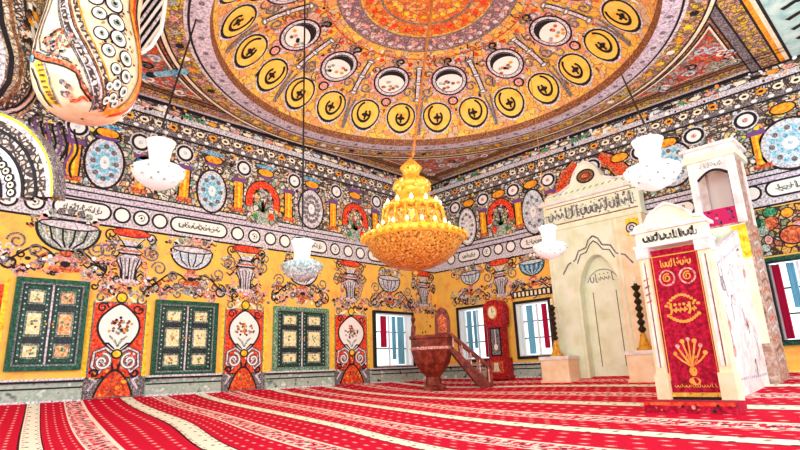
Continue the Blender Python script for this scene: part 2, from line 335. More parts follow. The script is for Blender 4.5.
# ---- left wall (plane X = 0, u = distance from the far corner)
LF = lambda u, v, h: (h, -u, v)
RF = lambda u, v, h: (u, -h, v)
def wall(name, fn, u1, z1, holes, grounds):
    mb = MB(); us = sorted({-.0, u1} | {h[0] for h in holes} | {h[1] for h in holes}); zs = sorted({-.5, z1} | {h[2] for h in holes} | {h[3] for h in holes} | {g[0] for g in grounds})
    for i in range(len(us) - 1):
        for j in range(len(zs) - 1):
            cu, cz = (us[i] + us[i + 1]) / 2, (zs[j] + zs[j + 1]) / 2
            if any(h[0] < cu < h[1] and h[2] < cz < h[3] for h in holes): continue
            g = [g for g in grounds if g[0] <= cz] or [grounds[0]]
            mb.face([fn(us[i], zs[j], 0), fn(us[i + 1], zs[j], 0), fn(us[i + 1], zs[j + 1], 0), fn(us[i], zs[j + 1], 0)], g[-1][1])
            mb.face([fn(us[i], zs[j], -.35), fn(us[i + 1], zs[j], -.35), fn(us[i + 1], zs[j + 1], -.35), fn(us[i], zs[j + 1], -.35)], 'white')
    for h in holes:
        for (a, b_) in (((h[0], h[2]), (h[1], h[2])), ((h[1], h[2]), (h[1], h[3])), ((h[1], h[3]), (h[0], h[3])), ((h[0], h[3]), (h[0], h[2]))):
            mb.face([fn(a[0], a[1], 0), fn(b_[0], b_[1], 0), fn(b_[0], b_[1], -.35), fn(a[0], a[1], -.35)], 'white')
    return mb
GROUNDS = [(-.5, 'ground_orange'), (3.16, 'pale_grey'), (3.86, 'orn_upper'), (4.86, 'orn_cornice')]
BANDS = ['line_dark', 'line_grey']
def filler(p, u, w_, z0, z1, n):
    for i in range(n):
        x = random.uniform(u - w_, u + w_); z = random.uniform(z0, z1); k = random.random()
        m = rnd('line_grey', 'line_grey', 'line_dark', 'line_dark', 'brown', 'pink', 'pale_grey', 'grey_green', 'rust')
        if k < .4: p.spiral(x, z, random.uniform(.06, .12), 1.1, .03, m, 2.2 + k, a0=random.random() * 6, sgn=rnd(-1, 1))
        elif k < .7: p.stroke([(x - .12, z), (x - .04, z + .05), (x + .05, z - .03), (x + .13, z + .03)], .045, m, 2.2 + k, True)
        else: p.ell(x, z, .05, .035, m, 2.2 + k, 7)
def common_bands(p, u1):
    for z0, z1, m, l in [(3.12, 3.16, 'line_dark', 1), (3.585, 3.62, 'line_dark', 1), (3.62, 3.72, 'lilac_grey', 1), (3.72, 3.75, 'line_dark', 1), (3.75, 3.83, 'pale_grey', 1), (3.83, 3.86, 'line_dark', 1),
                         (5.26, 5.3, 'line_dark', 2), (5.3, 5.4, 'line_grey', 1), (5.4, 5.62, 'orn_dots', 1), (5.62, 5.66, 'line_dark', 2), (5.66, 5.78, 'pale_grey', 1), (5.94, 6.0, 'line_dark', 2)]:
        p.rect(0, u1, z0, z1, m, l)
    u = .12
    while u < u1:
        p.ell(u, 5.51, .1, .07, 'cream' if int(u / .3) % 3 else 'orange', 3, 8); p.ell(u, 5.51, .05, .03, 'line_dark', 4, 6)
        p.ell(u + .15, 5.35, .06, .04, 'white', 3, 6); u += .3
    u = .1
    while u < u1:
        p.ell(u, 5.84, .12, .045, rnd('cream', 'orange', 'line_dark', 'pale_blue', 'pink', 'green'), 3, 8); u += .29
def cartouche(p, a, b, z=3.39, hh=.135):
    n = 8; r = hh
    for e, m, l in ((.04, 'line_dark', 2), (0, 'white', 3)):
        R_ = r + e
        pts = [(b - r + R_ * math.cos(t), z + R_ * math.sin(t)) for t in [-math.pi / 2 + math.pi * i / n for i in range(n + 1)]] + [(a + r + R_ * math.cos(t), z + R_ * math.sin(t)) for t in [math.pi / 2 + math.pi * i / n for i in range(n + 1)]]
        p.poly(pts, m, l)
    p.script(a + .14, b - .14, z - .08, z + .09, 'grey_green', 4, .035, max(4, int((b - a) * 6)))
    p.script(a + .14, b - .14, z - .06, z + .07, 'line_dark', 5, .016, max(5, int((b - a) * 8)))
def roundel(p, u, z=3.39, r=.125, plain=True):
    p.oell(u, z, r, r, 'white', 2, .04)
    if not plain:
        p.arc(u, z, r * .5, r * .5, 20, 300, .025, 'grey_green', 4, 8); p.ell(u, z, r * .2, r * .2, 'line_dark', 4, 6)
def oval(p, u, z, ru, rv, body, deco):
    p.oell(u, z, ru, rv, 'pale_grey', 3, .045, 'line_dark', 24); p.ell(u, z, ru * .88, rv * .9, body, 5, 24)
    for i in range(16):
        a = i * math.pi / 8; p.ell(u + ru * .62 * math.cos(a), z + rv * .66 * math.sin(a), .055, .055, deco if i % 2 else 'line_grey', 6, 7)
    for i in range(10):
        a = i * math.pi / 5; p.ell(u + ru * .38 * math.cos(a), z + rv * .36 * math.sin(a), .045, .05, deco, 6, 7)
    p.ell(u, z, ru * .26, rv * .27, 'white', 7, 12)
    p.ell(u, z + rv * .02, ru * .1, rv * .08, 'pale_blue', 8, 8)
    for sg in (-1, 1): p.spiral(u + sg * ru * .5, z + rv + .04, .09, 1.2, .03, 'line_dark', 4, a0=1.2 if sg > 0 else 1.9, sgn=-sg)
def arch(p, u, z):
    # vase of leaves under a red horseshoe drapery
    p.poly([(u - .42, z - .5), (u + .42, z - .5), (u + .42, z + .25), (u, z + .6), (u - .42, z + .25)], 'orn_upper', 2)
    for w_, m, l in ((.22, 'line_dark', 3), (.17, 'red', 4)):
        p.stroke([(u + .36 * math.cos(t) * (1.0 if math.sin(t) > 0 else 1.05), z + .08 + .4 * math.sin(t)) for t in [math.radians(-25 + 230 * i / 18) for i in range(19)]], w_, m, l)
    for i in range(8):
        t = math.radians(-15 + 210 * i / 7); p.ell(u + .26 * math.cos(t), z + .08 + .3 * math.sin(t), .04, .04, 'pink' if i % 2 else 'line_dark', 5, 6)
    p.poly([(u - .14, z - .48), (u + .14, z - .48), (u + .2, z - .2), (u - .2, z - .2)], 'grey_green', 4)
    for i in range(12):
        t = math.radians(20 + 140 * random.random()); r = random.uniform(.05, .3)
        p.stroke([(u, z - .2), (u + r * .6 * math.cos(t), z - .2 + r * math.sin(t)), (u + r * math.cos(t), z - .15 + 1.3 * r * math.sin(t))], .05, rnd('green', 'green', 'line_dark', 'red', 'grey_green'), 5, True)
    p.ell(u - .22, z - .28, .09, .1, 'red', 6, 8); p.ell(u + .2, z - .32, .07, .08, 'green', 6, 8)
def pillar(p, u, z0=3.9, z1=4.72, w=.2):
    p.rect(u - w / 2 - .035, u + w / 2 + .035, z0, z1, 'line_dark', 2); p.rect(u - w / 2, u + w / 2, z0 + .02, z1 - .02, 'orange', 3)
    p.rect(u - w * .18, u + w * .06, z0 + .1, z1 - .1, 'yellow', 4); p.rect(u - w / 2 - .06, u + w / 2 + .06, z1 - .1, z1, 'violet', 5); p.rect(u - w / 2 - .06, u + w / 2 + .06, z0, z0 + .1, 'rust', 5)
def scrolls(p, u, z, r, m='line_dark', l=3, w=.035):
    for sg in (-1, 1):
        p.stroke([(u + sg * t * r * 2.2, z + math.sin(t * 4.2) * r * .5) for t in [i / 14 for i in range(15)]], w, m, l)
        p.spiral(u + sg * r * 1.9, z - r * .35, r * .42, 1.3, w, m, l, a0=math.pi / 2, sgn=-sg)
        p.spiral(u + sg * r * .9, z + r * .35, r * .32, 1.2, w, 'line_grey', l + 1, a0=-math.pi / 2, sgn=sg)
def bowl_vase(p, u, z, s, m1='grey_green', m2='pale_grey'):
    """wide ribbed bowl on a foot with scroll handles"""
    for k, mm, l in ((1.1, 'line_dark', 3), (1, m1, 4)):
        p.poly([(u - .42 * s * k, z + .14 * s * k)] + [(u + .42 * s * k * math.cos(t), z + .12 * s - .36 * s * k * math.sin(t)) for t in [math.pi - math.pi * i / 14 for i in range(15)]] + [(u + .42 * s * k, z + .14 * s * k)], mm, l)
    for i in range(9):
        x = -.36 + .72 * i / 8
        p.stroke([(u + x * s, z + .12 * s), (u + x * .8 * s, z - .08 * s), (u + x * .3 * s, z - .2 * s)], .028 * s, 'line_dark' if i % 2 else m2, 5)
    p.ell(u, z + .16 * s, .42 * s, .07 * s, m2, 6, 16); p.arc(u, z + .16 * s, .42 * s, .07 * s, 0, 360, .025, 'line_dark', 7)
    for i in range(9):
        t = math.pi * i / 8; p.ell(u + .36 * s * math.cos(t), z + .24 * s + .14 * s * math.sin(t), .06 * s, .06 * s, rnd('pink', 'grey_green', 'line_grey', 'white'), 6.2, 7)
    for hh, ww, mm in ((.3, .1, 'rust'), (.38, .18, 'pink'), (.46, .07, 'line_dark'), (.54, .24, 'rust')):
        p.ell(u, z - hh * s, ww * s, .05 * s, mm, 5, 10)
def column(p, u, z0, z1):
    """painted baluster column with a red lens cap"""
    H = z1 - z0
    prof = [(.0, .2), (.06, .3), (.12, .14), (.3, .17), (.42, .26), (.5, .26), (.56, .12), (.62, .28), (.7, .1), (.8, .18), (.9, .3)]
    for e, m, l in ((.03, 'line_dark', 3), (0, 'pale_grey', 4)):
        p.poly([(u - w_ * .8 - e, z0 + t * H) for t, w_ in prof] + [(u + w_ * .8 + e, z0 + t * H) for t, w_ in reversed(prof)], m, l)
    for i in range(5):
        x = (-.12 + .06 * i); p.stroke([(u + x * .9, z0 + .1 * H), (u + x, z0 + .3 * H), (u + x * 1.5, z0 + .5 * H)], .026, 'line_dark' if i % 2 == 0 else 'line_grey', 5)
    for t, m in ((.0, 'pink'), (.56, 'line_dark'), (.62, 'rust'), (.7, 'line_dark'), (.84, 'yellow')): p.rect(u - .2, u + .2, z0 + t * H, z0 + t * H + .035, m, 6)
    p.oell(u, z1 - .02, .34, .075, 'red', 6, .02); 
    for sg in (-1, 1):
        p.spiral(u + sg * .42, z0 + .62 * H, .17, 1.4, .035, 'line_grey', 5, a0=math.pi / 2, sgn=sg); p.spiral(u + sg * .36, z0 + .92 * H, .12, 1.3, .03, 'line_dark', 5, a0=-math.pi / 2, sgn=sg)
        p.stroke([(u + sg * .2, z0 + .5 * H), (u + sg * .34, z0 + .36 * H), (u + sg * .3, z0 + .15 * H), (u + sg * .42, z0)], .04, 'pink', 4, True)
def spade_panel(p, u0, u1, z0=.36, z1=1.72):
    uc = (u0 + u1) / 2; W = (u1 - u0) / 2; H = z1 - z0
    p.rect(u0 - .1, u1 + .1, z0 - .02, z1 + .02, 'yellow', 1); p.rect(u0 - .03, u1 + .03, z0 - .02, z1, 'line_grey', 2); p.rect(u0, u1, z0, z1 - .03, 'red', 3)
    p.rect(u0 - .1, u1 + .1, 0, z0, 'line_grey', 2)
    zc = z0 + H * .66; pts = []
    for i in range(41):
        t = 2 * math.pi * i / 41; sx = math.cos(t); sy = math.sin(t)
        x = W * .78 * sx; y = H * .24 * sy
        if sy > .75: y += H * .06 * (sy - .75) * 4 * (1 - abs(sx)) 
        if sy < 0: x *= 1 - .45 * sy * sy; y *= 1.35
        pts.append((x, y))
    p.poly([(uc + x * 1.12, zc + y * 1.1) for x, y in pts], 'line_dark', 4); p.poly([(uc + x, zc + y) for x, y in pts], 'white', 5)
    for i in range(40):
        a = random.uniform(0, 6.28); r = random.uniform(0, 1) ** .6
        p.ell(uc + .23 * r * math.cos(a), zc + .02 + .16 * r * math.sin(a), .028, .028, rnd('line_dark', 'line_grey', 'brown', 'rust', 'grey_green', 'orange', 'brown'), 6 + random.random(), 6)
    for sg in (-1, 1):
        p.stroke([(uc, zc - .36), (uc + sg * .06, zc - .24), (uc + sg * .16, zc - .16)], .05, 'grey_green', 6, True)
        p.stroke([(uc + sg * .05, zc - .4), (uc + sg * .16, zc - .3), (uc + sg * .26, zc - .3)], .04, 'line_dark', 6, True)
        p.spiral(uc + sg * W * .52, z0 + H * .2, .15, 1.3, .07, 'line_grey', 6.3, a0=math.pi / 2, sgn=sg); p.spiral(uc + sg * W * .52, z0 + H * .2, .15, 1.3, .03, 'white', 6.6, a0=math.pi / 2, sgn=sg)
        p.spiral(uc + sg * W * .78, z0 + H * .05, .08, 1.1, .04, 'line_dark', 6.6, a0=0, sgn=sg)
        for w_, m_, l_ in ((.08, 'line_dark', 5), (.04, 'pale_grey', 6)):
            p.stroke([(uc + sg * .04, zc - H * .36), (uc + sg * W * .45, zc - H * .28), (uc + sg * W * .85, zc - H * .34), (uc + sg * W * .9, z0 + H * .14), (uc + sg * W * .6, z0 + H * .06), (uc + sg * W * .42, z0 + H * .16), (uc + sg * W * .6, z0 + H * .22)], w_, m_, l_)
        p.stroke([(uc + sg * W * .2, z0 + H * .24), (uc + sg * W * .1, z0 + H * .1), (uc + sg * W * .3, z0)], .05, 'line_dark', 5, True)
        p.spiral(uc + sg * W * .7, z1 - .12, .1, 1.2, .03, 'line_dark', 4, a0=math.pi, sgn=-sg); p.spiral(uc + sg * W * .8, z1 + .06, .1, 1.2, .03, 'line_grey', 4, a0=math.pi, sgn=-sg)
        p.stroke([(uc + sg * W, z1 - .02), (uc + sg * W * .5, z1 + .04), (uc + sg * .1, z1 + .14)], .06, 'cream', 4, True)
    p.dots(u0 + .03, u1 - .03, z0, z0 + H * .34, 40, .032, ['rust', 'line_dark', 'orange', 'pink', 'white'], 4)
    p.dots(u0 + .03, u1 - .03, z1 - .14, z1, 16, .025, ['rust', 'line_dark', 'pink'], 3.5)
    p.oell(uc, z1 + .08, .08, .08, 'yellow', 5, .025)
    p.oell(uc, z0 + H * .3, .07, .06, 'yellow', 8, .03)
    m_ = [(uc - W * .7, 0.02)] + [(uc + W * .7 * math.cos(t) * (1 - .35 * math.sin(t)), .02 + .44 * math.sin(t)) for t in [math.pi - math.pi * i / 16 for i in range(1, 16)]] + [(uc + W * .7, .02)]
    p.poly([(uc + (x - uc) * 1.12, .01 + (y - .01) * 1.1) for x, y in m_], 'line_dark', 6.9); p.poly(m_, 'mound_red', 7.2); p.dots(uc - W * .5, uc + W * .5, .05, .34, 26, .035, ['red', 'brown', 'orange', 'rust'], 8)
    for sg in (-1, 1): p.stroke([(uc + sg * W * .95, .36), (uc + sg * W * .7, .3), (uc + sg * W * .95, .14)], .06, 'pale_grey', 6, True)

# windows: (u0,u1,z0,z1)
LW = [(9.5, 10.6, .5, 2.04), (7.02, 8.3, .34, 1.8), (4.12, 5.66, .35, 1.82), (1.08, 2.62, .33, 1.87)]
RW = [(.82, 1.95, .43, 1.98), (2.77, 3.88, .45, 1.93), (8.5, 10.0, .47, 2.12)]
holeL = [(LW[3][0] + .06, LW[3][1] - .06, LW[3][2] + .05, LW[3][3] - .06)]
holeR = [(a + .06, b - .06, c + .05, d - .06) for a, b, c, d in RW]
mb = wall('wall_left', LF, 14.5, 6, holeL, GROUNDS); p = Paint(mb, LF)
common_bands(p, 14)
for a, b in [(9.28, 10.2), (6.9, 8.1), (4.15, 5.1), (1.5, 2.7), (11.3, 12.4)]: cartouche(p, a, b)
for i, u in enumerate([9.06, 8.7, 8.34, 6.62, 6.2, 5.78, 5.38, 3.86, 3.42, 3.0, 1.2, .8, .4, 10.5, 10.9]): roundel(p, u, plain=(i % 3 != 1))
oval(p, 9.47, 4.38, .33, .5, 'pale_blue', 'cyan'); oval(p, 7.28, 4.26, .32, .47, 'pale_blue', 'cyan'); oval(p, 4.62, 4.34, .36, .5, 'pale_grey', 'line_grey'); oval(p, 1.75, 4.3, .34, .5, 'pale_grey', 'pale_blue')
for u in (3.16, 6.0): arch(p, u, 4.2)
for u in (2.42, 3.92, 5.3, 6.64, 7.9, 8.8, 10.0, 1.1): pillar(p, u)
for u in (.95, 2.36, 3.81, 5.14, 6.53, 7.93, 8.85, 10.0):
    p.oell(u, 4.98, .13, .13, 'white', 4, .06); p.ell(u, 4.98, .05, .05, 'pale_blue', 6, 8); p.arc(u, 4.98, .2, .2, 0, 360, .03, 'pale_grey', 5)
for u in (1.7, 3.16, 4.6, 5.95, 7.28, 8.4, 9.47):
    p.oell(u, 5.0, .2, .09, 'orange', 4, .03); p.ell(u, 5.14, .26, .05, 'blue' if random.random() < .6 else 'violet', 5); p.ell(u, 4.88, .2, .04, 'violet', 5)
for u in (8.2, 8.7): p.oell(u, 4.55, .2, .16, 'blue', 4, .03); 
p.dots(0, 11.5, 3.9, 5.24, 520, .045, ['white', 'line_dark', 'grey_green', 'pale_blue', 'yellow', 'line_grey', 'pink', 'cream'], 2)
p.dots(0, 11.5, 5.68, 5.98, 120, .04, ['white', 'line_dark', 'orange', 'pink'], 3)
for u in (8.85, 6.38, 3.36): column(p, u, 2.05, 3.08)
column(p, .55, 2.05, 3.08)
bowl_vase(p, 9.92, 2.86, 1.15); bowl_vase(p, 7.63, 2.72, 1.0, 'pale_blue'); bowl_vase(p, 4.85, 2.62, 1.0, 'pale_blue', 'white'); bowl_vase(p, 1.95, 2.65, .95, 'pale_grey')
for (a, b, c, d) in LW:
    uc = (a + b) / 2; scrolls(p, uc, d + .38, .36); scrolls(p, uc, d + .2, .26, 'pink', 2, .05)
    for sg in (-1, 1): p.spiral(uc + sg * .62, d + .62, .15, 1.4, .035, 'line_grey', 3, sgn=sg); 
    p.dots(uc - .8, uc + .8, d + .1, d + .48, 44, .036, ['line_dark', 'pink', 'line_grey', 'white', 'rust', 'grey_green'], 4)
    p.dots(uc - .55, uc + .55, d + .85, d + 1.25, 24, .036, ['line_dark', 'pink', 'line_grey', 'white', 'grey_green', 'yellow'], 4)
for u in (8.85, 6.38, 3.36, .55):
    p.dots(u - .55, u + .55, 1.85, 2.2, 40, .036, ['line_dark', 'line_grey', 'white', 'pink', 'rust', 'grey_green'], 4); p.dots(u - .5, u + .5, 2.6, 3.08, 34, .034, ['line_dark', 'line_grey', 'white', 'pink', 'yellow'], 2)
for (a, b, c, d) in LW: filler(p, (a + b) / 2, .85, d + .12, d + .5, 60); filler(p, (a + b) / 2, .42, 2.9, 3.1, 14)
for u in (8.85, 6.38, 3.36, .55): filler(p, u, .6, 1.85, 2.15, 34); filler(p, u, .5, 2.5, 3.1, 46); filler(p, u, .35, 2.1, 2.5, 16)
for a, b in [(8.42, 9.42), (5.86, 6.86), (2.78, 3.92)]: spade_panel(p, a + .06, b - .06)
p.rect(10.75, 11.5, .4, 1.9, 'red', 2); p.rect(10.68, 10.75, .4, 2, 'yellow', 2)
p.dots(.3, 1.0, .4, 2.0, 30, .04, ['line_dark', 'pink', 'rust', 'grey_green'], 2)
# painted interlace where the wall runs behind the gallery
for i in range(9): p.stroke([(10.0 + .09 * i + .05 * math.sin(k), 3.95 + .12 * k) for k in range(9)], .04, 'violet' if i % 2 else 'line_dark', 6)
o = mb.build('wall_left'); tag(o, kind='structure')

mb = wall('wall_right', RF, 12.5, 6, holeR, GROUNDS); p = Paint(mb, RF)
common_bands(p, 12.5)
for a, b in [(1.0, 1.75), (3.15, 4.3), (6.3, 7.5), (8.85, 9.95)]: cartouche(p, a, b, 3.45)
for i, u in enumerate([.7, 2.02, 2.42, 2.83, 4.6, 5.0, 7.8, 8.2, 8.6, 10.2, 10.6]): roundel(p, u, 3.45, plain=(i % 3 != 1))
oval(p, 1.39, 4.32, .32, .56, 'white', 'pale_grey'); oval(p, 3.64, 4.25, .33, .6, 'pale_blue', 'pale_grey'); oval(p, 7.2, 4.5, .45, .5, 'pale_blue', 'cyan'); oval(p, 9.4, 4.28, .5, .5, 'pale_blue', 'cyan'); oval(p, 11.2, 4.28, .5, .5, 'pale_blue', 'blue')
arch(p, 2.58, 4.3)
for u in (1.98, 3.18, .55, 4.2, 8.88, 10.2): pillar(p, u)
for u in (.98, 2.03, 3.07, 4.16, 5.4, 6.6, 7.76, 8.75, 9.9):
    p.oell(u, 5.0, .15, .13, 'white', 4, .07); p.ell(u, 5.0, .06, .05, 'pink', 6, 8); p.arc(u, 5.0, .23, .2, 0, 360, .03, 'pale_grey', 5)
for u in (1.5, 2.58, 3.64, 6.1, 7.2, 9.4): p.oell(u, 5.02, .2, .1, 'orange', 4, .03)
p.dots(0, 11, 3.9, 5.24, 480, .045, ['white', 'line_dark', 'grey_green', 'pale_blue', 'yellow', 'line_grey', 'pink', 'cream', 'rust'], 2)
p.dots(0, 11, 5.68, 5.98, 120, .04, ['white', 'line_dark', 'orange', 'pink'], 3)
column(p, 2.4, 2.1, 3.1)
bowl_vase(p, 1.38, 2.8, .8, 'pale_blue'); bowl_vase(p, 3.42, 2.78, .85, 'blue', 'pale_blue')
for uc, d in ((1.38, 1.98), (3.32, 1.95)):
    scrolls(p, uc, d + .3, .28); p.dots(uc - .6, uc + .6, d + .08, d + .5, 34, .034, ['line_dark', 'pink', 'line_grey', 'white', 'rust'], 4)
    p.dots(uc - .6, uc + .6, d + .85, d + 1.15, 30, .034, ['line_dark', 'grey_green', 'line_grey', 'white', 'rust'], 2)
for uc in (1.38, 3.32): filler(p, uc, .7, 2.05, 2.5, 50); filler(p, uc, .7, 2.9, 3.12, 24)
filler(p, 2.38, .4, 2.0, 3.1, 40)
p.rect(2.75, 3.95, 2.02, 2.2, 'line_dark', 5)
for i in range(9): p.rect(2.8 + .125 * i, 2.87 + .125 * i, 2.05, 2.17, 'cream', 6)
# red feathered painting round the crest of the niche
for sg in (-1, 1):
    for w_, m, l in ((.42, 'line_dark', 2), (.34, 'rust', 3), (.1, 'red', 4)):
        p.stroke([(5.3 + sg * x, z) for x, z in ((.28, 5.16), (.62, 4.95), (.82, 4.65), (1.0, 4.35))], w_, m, l)
# dark green foliage painting right of the minbar
p.rect(8.45, 12, 2.16, 3.1, 'orn_lower', 1)
for i in range(40): p.oell(random.uniform(8.5, 10.4), random.uniform(2.3, 3.05), random.uniform(.05, .13), random.uniform(.05, .12), rnd('green', 'dark_green', 'orange', 'rust', 'grey_green', 'pink'), 2 + random.random(), .02, 'line_dark', 8)
p.oell(9.1, 2.5, .2, .16, 'rust', 5)
for i in range(5): p.stroke([(4.05, .5 + .3 * i), (4.2, .62 + .3 * i), (4.1, .75 + .3 * i)], .05, 'line_dark', 3)
o = mb.build('wall_right'); tag(o, kind='structure')

# ---- marble dado, ledge
def dado(name, fn, spans):
    mb = MB()
    for a, b in spans:
        mb.prism([(a, -.03), (b, -.03), (b, .3), (a, .3)], lambda u, v, h: fn(u, v, h), 0.012, .07, 'marble')
        mb.prism([(a, .2), (b, .2), (b, .225), (a, .225)], lambda u, v, h: fn(u, v, h), .07, .08, 'line_dark')
        mb.prism([(a, .3), (b, .3), (b, .335), (a, .335)], lambda u, v, h: fn(u, v, h), 0.012, .11, 'line_dark')
        mb.prism([(a, .335), (b, .335), (b, .37), (a, .37)], lambda u, v, h: fn(u, v, h), 0.012, .12, 'pale_grey')
        mb.prism([(a, -.04), (b, -.04), (b, .02), (a, .02)], lambda u, v, h: fn(u, v, h), .071, .085, 'pale_grey')
    o = mb.build(name); tag(o, kind='structure')
dado('baseboard_left', LF, [(.08, 2.75), (3.95, 5.84), (6.88, 8.38), (9.44, 13)])
dado('baseboard_right', RF, [(.13, 3.98), (8.98, 11)])

# ---- ceiling with dome
DX, DY, DR = 4.93, -5.34, 4.02
def dz(r): return 6 + 1.5 * (1 - min(r / DR, 1) ** 2.4) ** .6
def DF(x, y, h):
    r = math.hypot(x, y)
    if r >= DR: return (DX + x, DY + y, 6 - h)
    # push inwards along the approximate normal so marks stay clear of the steep rim
    k = 1 - 1.2 * h / max(r, .3) * min(1, (r / DR) ** 5)
    return (DX + x * k, DY + y * k, dz(r) - h)
mb = MB()
SEG = 96
rows = []
for r in [0.01, .4, .8, 1.2, 1.6, 2, 2.3, 2.6, 2.8, 3, 3.2, 3.35, 3.5, 3.6, 3.7, 3.78, 3.85, 3.91, 3.96, 4.0, 4.02]:
    rows.append([DF(r * math.cos(2 * math.pi * i / SEG), r * math.sin(2 * math.pi * i / SEG), 0) for i in range(SEG)])
mb.grid(rows, 'orn_dome', True, True)
# flat border: square X 0..9.7, Y 0..-10.3 with round hole
def sq(a):
    c, s_ = math.cos(a), math.sin(a); t = 1e9
    if c > 1e-6: t = min(t, (9.75 - DX) / c)
    if c < -1e-6: t = min(t, DX / -c)
    if s_ > 1e-6: t = min(t, -DY / s_)
    if s_ < -1e-6: t = min(t, (DY + 10.35) / -s_)
    return (t * c, t * s_)
ang = sorted({2 * math.pi * i / SEG for i in range(SEG)} | {math.atan2(y - DY, x - DX) % (2 * math.pi) for x in (0, 9.75) for y in (0, -10.35)})
mb.grid([[DF(DR * math.cos(a), DR * math.sin(a), 0) for a in ang], [DF(*sq(a), 0) for a in ang]], 'orn_ceiling', False, True)
mb.face([(9.75, 0, 6), (14, 0, 6), (14, -14.5, 6), (9.75, -14.5, 6)], 'teal_wall'); mb.face([(0, -10.35, 6), (9.75, -10.35, 6), (9.75, -14.5, 6), (0, -14.5, 6)], 'orn_ceiling')
mb.face([(-.4, .4, 7.8), (14, .4, 7.8), (14, -14.5, 7.8), (-.4, -14.5, 7.8)], 'white')
p = Paint(mb, DF, .005, True)
def ringband(r0, r1, m, l=1, n=96, ry=1):
    mb.grid([[p.P(r0 * math.cos(2 * math.pi * i / n), r0 * math.sin(2 * math.pi * i / n), l) for i in range(n)], [p.P(r1 * math.cos(2 * math.pi * i / n), r1 * math.sin(2 * math.pi * i / n), l) for i in range(n)]], m, False, True)
# border bands along the sides first (lower layers), then the round bands over them
def side(x0, x1, y0, y1, m, l): p.off().rect(x0 - DX, x1 - DX, y0 - DY, y1 - DY, m, l)
for d0, d1, m, l in ((.0, .07, 'line_dark', 1), (.07, .16, 'pale_grey', 1), (.16, .42, 'orn_band', 1), (.42, .46, 'line_dark', 2), (.46, .56, 'brown', 1), (.56, .60, 'line_dark', 2)):
    side(0, 9.75, -d1, -d0, m, l); side(d0, d1, -10.35, 0, m, l + .3); side(0, 9.75, -10.35 + d0, -10.35 + d1, m, l)
for d0, d1, m, l in ((0, .05, 'line_dark', 2), (.05, .12, 'cream', 2), (.12, .2, 'orange', 2), (.2, .24, 'line_dark', 2), (.24, .52, 'orn_band', 2), (.52, .56, 'line_dark', 2), (.56, .7, 'line_grey', 2), (.7, .73, 'line_dark', 2)):
    side(9.75 - d1, 9.75 - d0, -10.35, 0, m, l)
# corner spandrels, red floral triangles
for cx_, cy_, sx, sy in ((.7, -.7, 1, -1), (8.95, -.7, -1, -1), (.7, -9.65, 1, 1), (8.95, -9.65, -1, 1)):
    X0, Y0 = cx_ - DX, cy_ - DY
    arcp = []
    R5 = 4.95; a_mid = math.atan2(Y0, X0)
    pts = [(X0, Y0)]
    # along x side until circle, arc back to y side
    xs = sx * -1 * math.sqrt(max(R5 ** 2 - Y0 ** 2, 0)); ys = -sy * math.sqrt(max(R5 ** 2 - X0 ** 2, 0))
    a1 = math.atan2(Y0, xs); a2 = math.atan2(ys, X0)
    da = (a2 - a1 + math.pi) % (2 * math.pi) - math.pi
    arcp = [(R5 * math.cos(a1 + da * i / 12), R5 * math.sin(a1 + da * i / 12)) for i in range(13)]
    cen = ((X0 + arcp[6][0]) / 2, (Y0 + arcp[6][1]) / 2)
    for k, m, l in ((1.06, 'line_dark', 2), (1.0, 'cream', 2.5), (.93, 'orn_spandrel', 3)):
        for i in range(12):
            tri = [(X0, Y0), arcp[i], arcp[i + 1]]
            p.poly([(cen[0] + (x - cen[0]) * k, cen[1] + (y - cen[1]) * k) for x, y in tri], m, l)
    for i in range(16):
        t = random.random(); q = random.randint(0, 12); x = X0 + (arcp[q][0] - X0) * t * .85; y = Y0 + (arcp[q][1] - Y0) * t * .85
        p.spiral(x, y, .13, 1.1, .05, rnd('grey_green', 'red', 'line_dark', 'white', 'pale_blue'), 4, a0=random.random() * 6)
for q_ in range(7):
    x_, y_ = .75 + .13 * q_, -9.3 + .1 * q_; p.ell(x_ - DX, y_ - DY, .12, .1, rnd('cyan', 'blue', 'line_dark'), 4 + q_ * .2, 10)
for r0, r1, m, l in ((3.985, 4.02, 'brown', 2), (4.02, 4.33, 'lilac_grey', 4), (4.33, 4.37, 'line_dark', 5), (4.37, 4.43, 'pale_grey', 4), (4.43, 4.74, 'orn_band', 4), (4.74, 4.77, 'line_dark', 5), (4.77, 4.84, 'cream', 4), (4.84, 4.87, 'line_dark', 5)):
    ringband(r0, r1, m, l)
for i in range(110):
    a = 2 * math.pi * i / 110; p.ell(4.175 * math.cos(a), 4.175 * math.sin(a), .055, .055, 'line_grey' if i % 2 else 'pale_grey', 5, 7)
for i in range(72):
    a = 2 * math.pi * i / 72; p.ell(4.58 * math.cos(a), 4.58 * math.sin(a), .08, .08, rnd('yellow', 'line_dark', 'white', 'pink', 'grey_green', 'orange'), 5, 7)
# inner rings
for r0, r1, m, l in ((1.38, 1.76, 'orn_inner_ring', 2), (1.76, 1.8, 'line_grey', 3), (1.34, 1.38, 'line_grey', 3), (0.95, 1.3, 'orn_inner', 2), (.9, .95, 'line_grey', 3), (.1, .9, 'orn_inner', 2), (2.02, 2.06, 'rust', 2)): ringband(r0, r1, m, l, 64)
for i in range(44):
    a = 2 * math.pi * i / 44
    p.ell(1.66 * math.cos(a), 1.66 * math.sin(a), .06, .06, 'pale_grey', 4, 6); p.ell(1.52 * math.cos(a + .07), 1.52 * math.sin(a + .07), .055, .055, 'pink' if i % 2 else 'line_grey', 4, 6)
    if i % 2: p.ell(1.15 * math.cos(a), 1.15 * math.sin(a), .08, .08, 'red', 4, 6); p.ell(.7 * math.cos(a), .7 * math.sin(a), .06, .06, 'yellow', 4, 6)
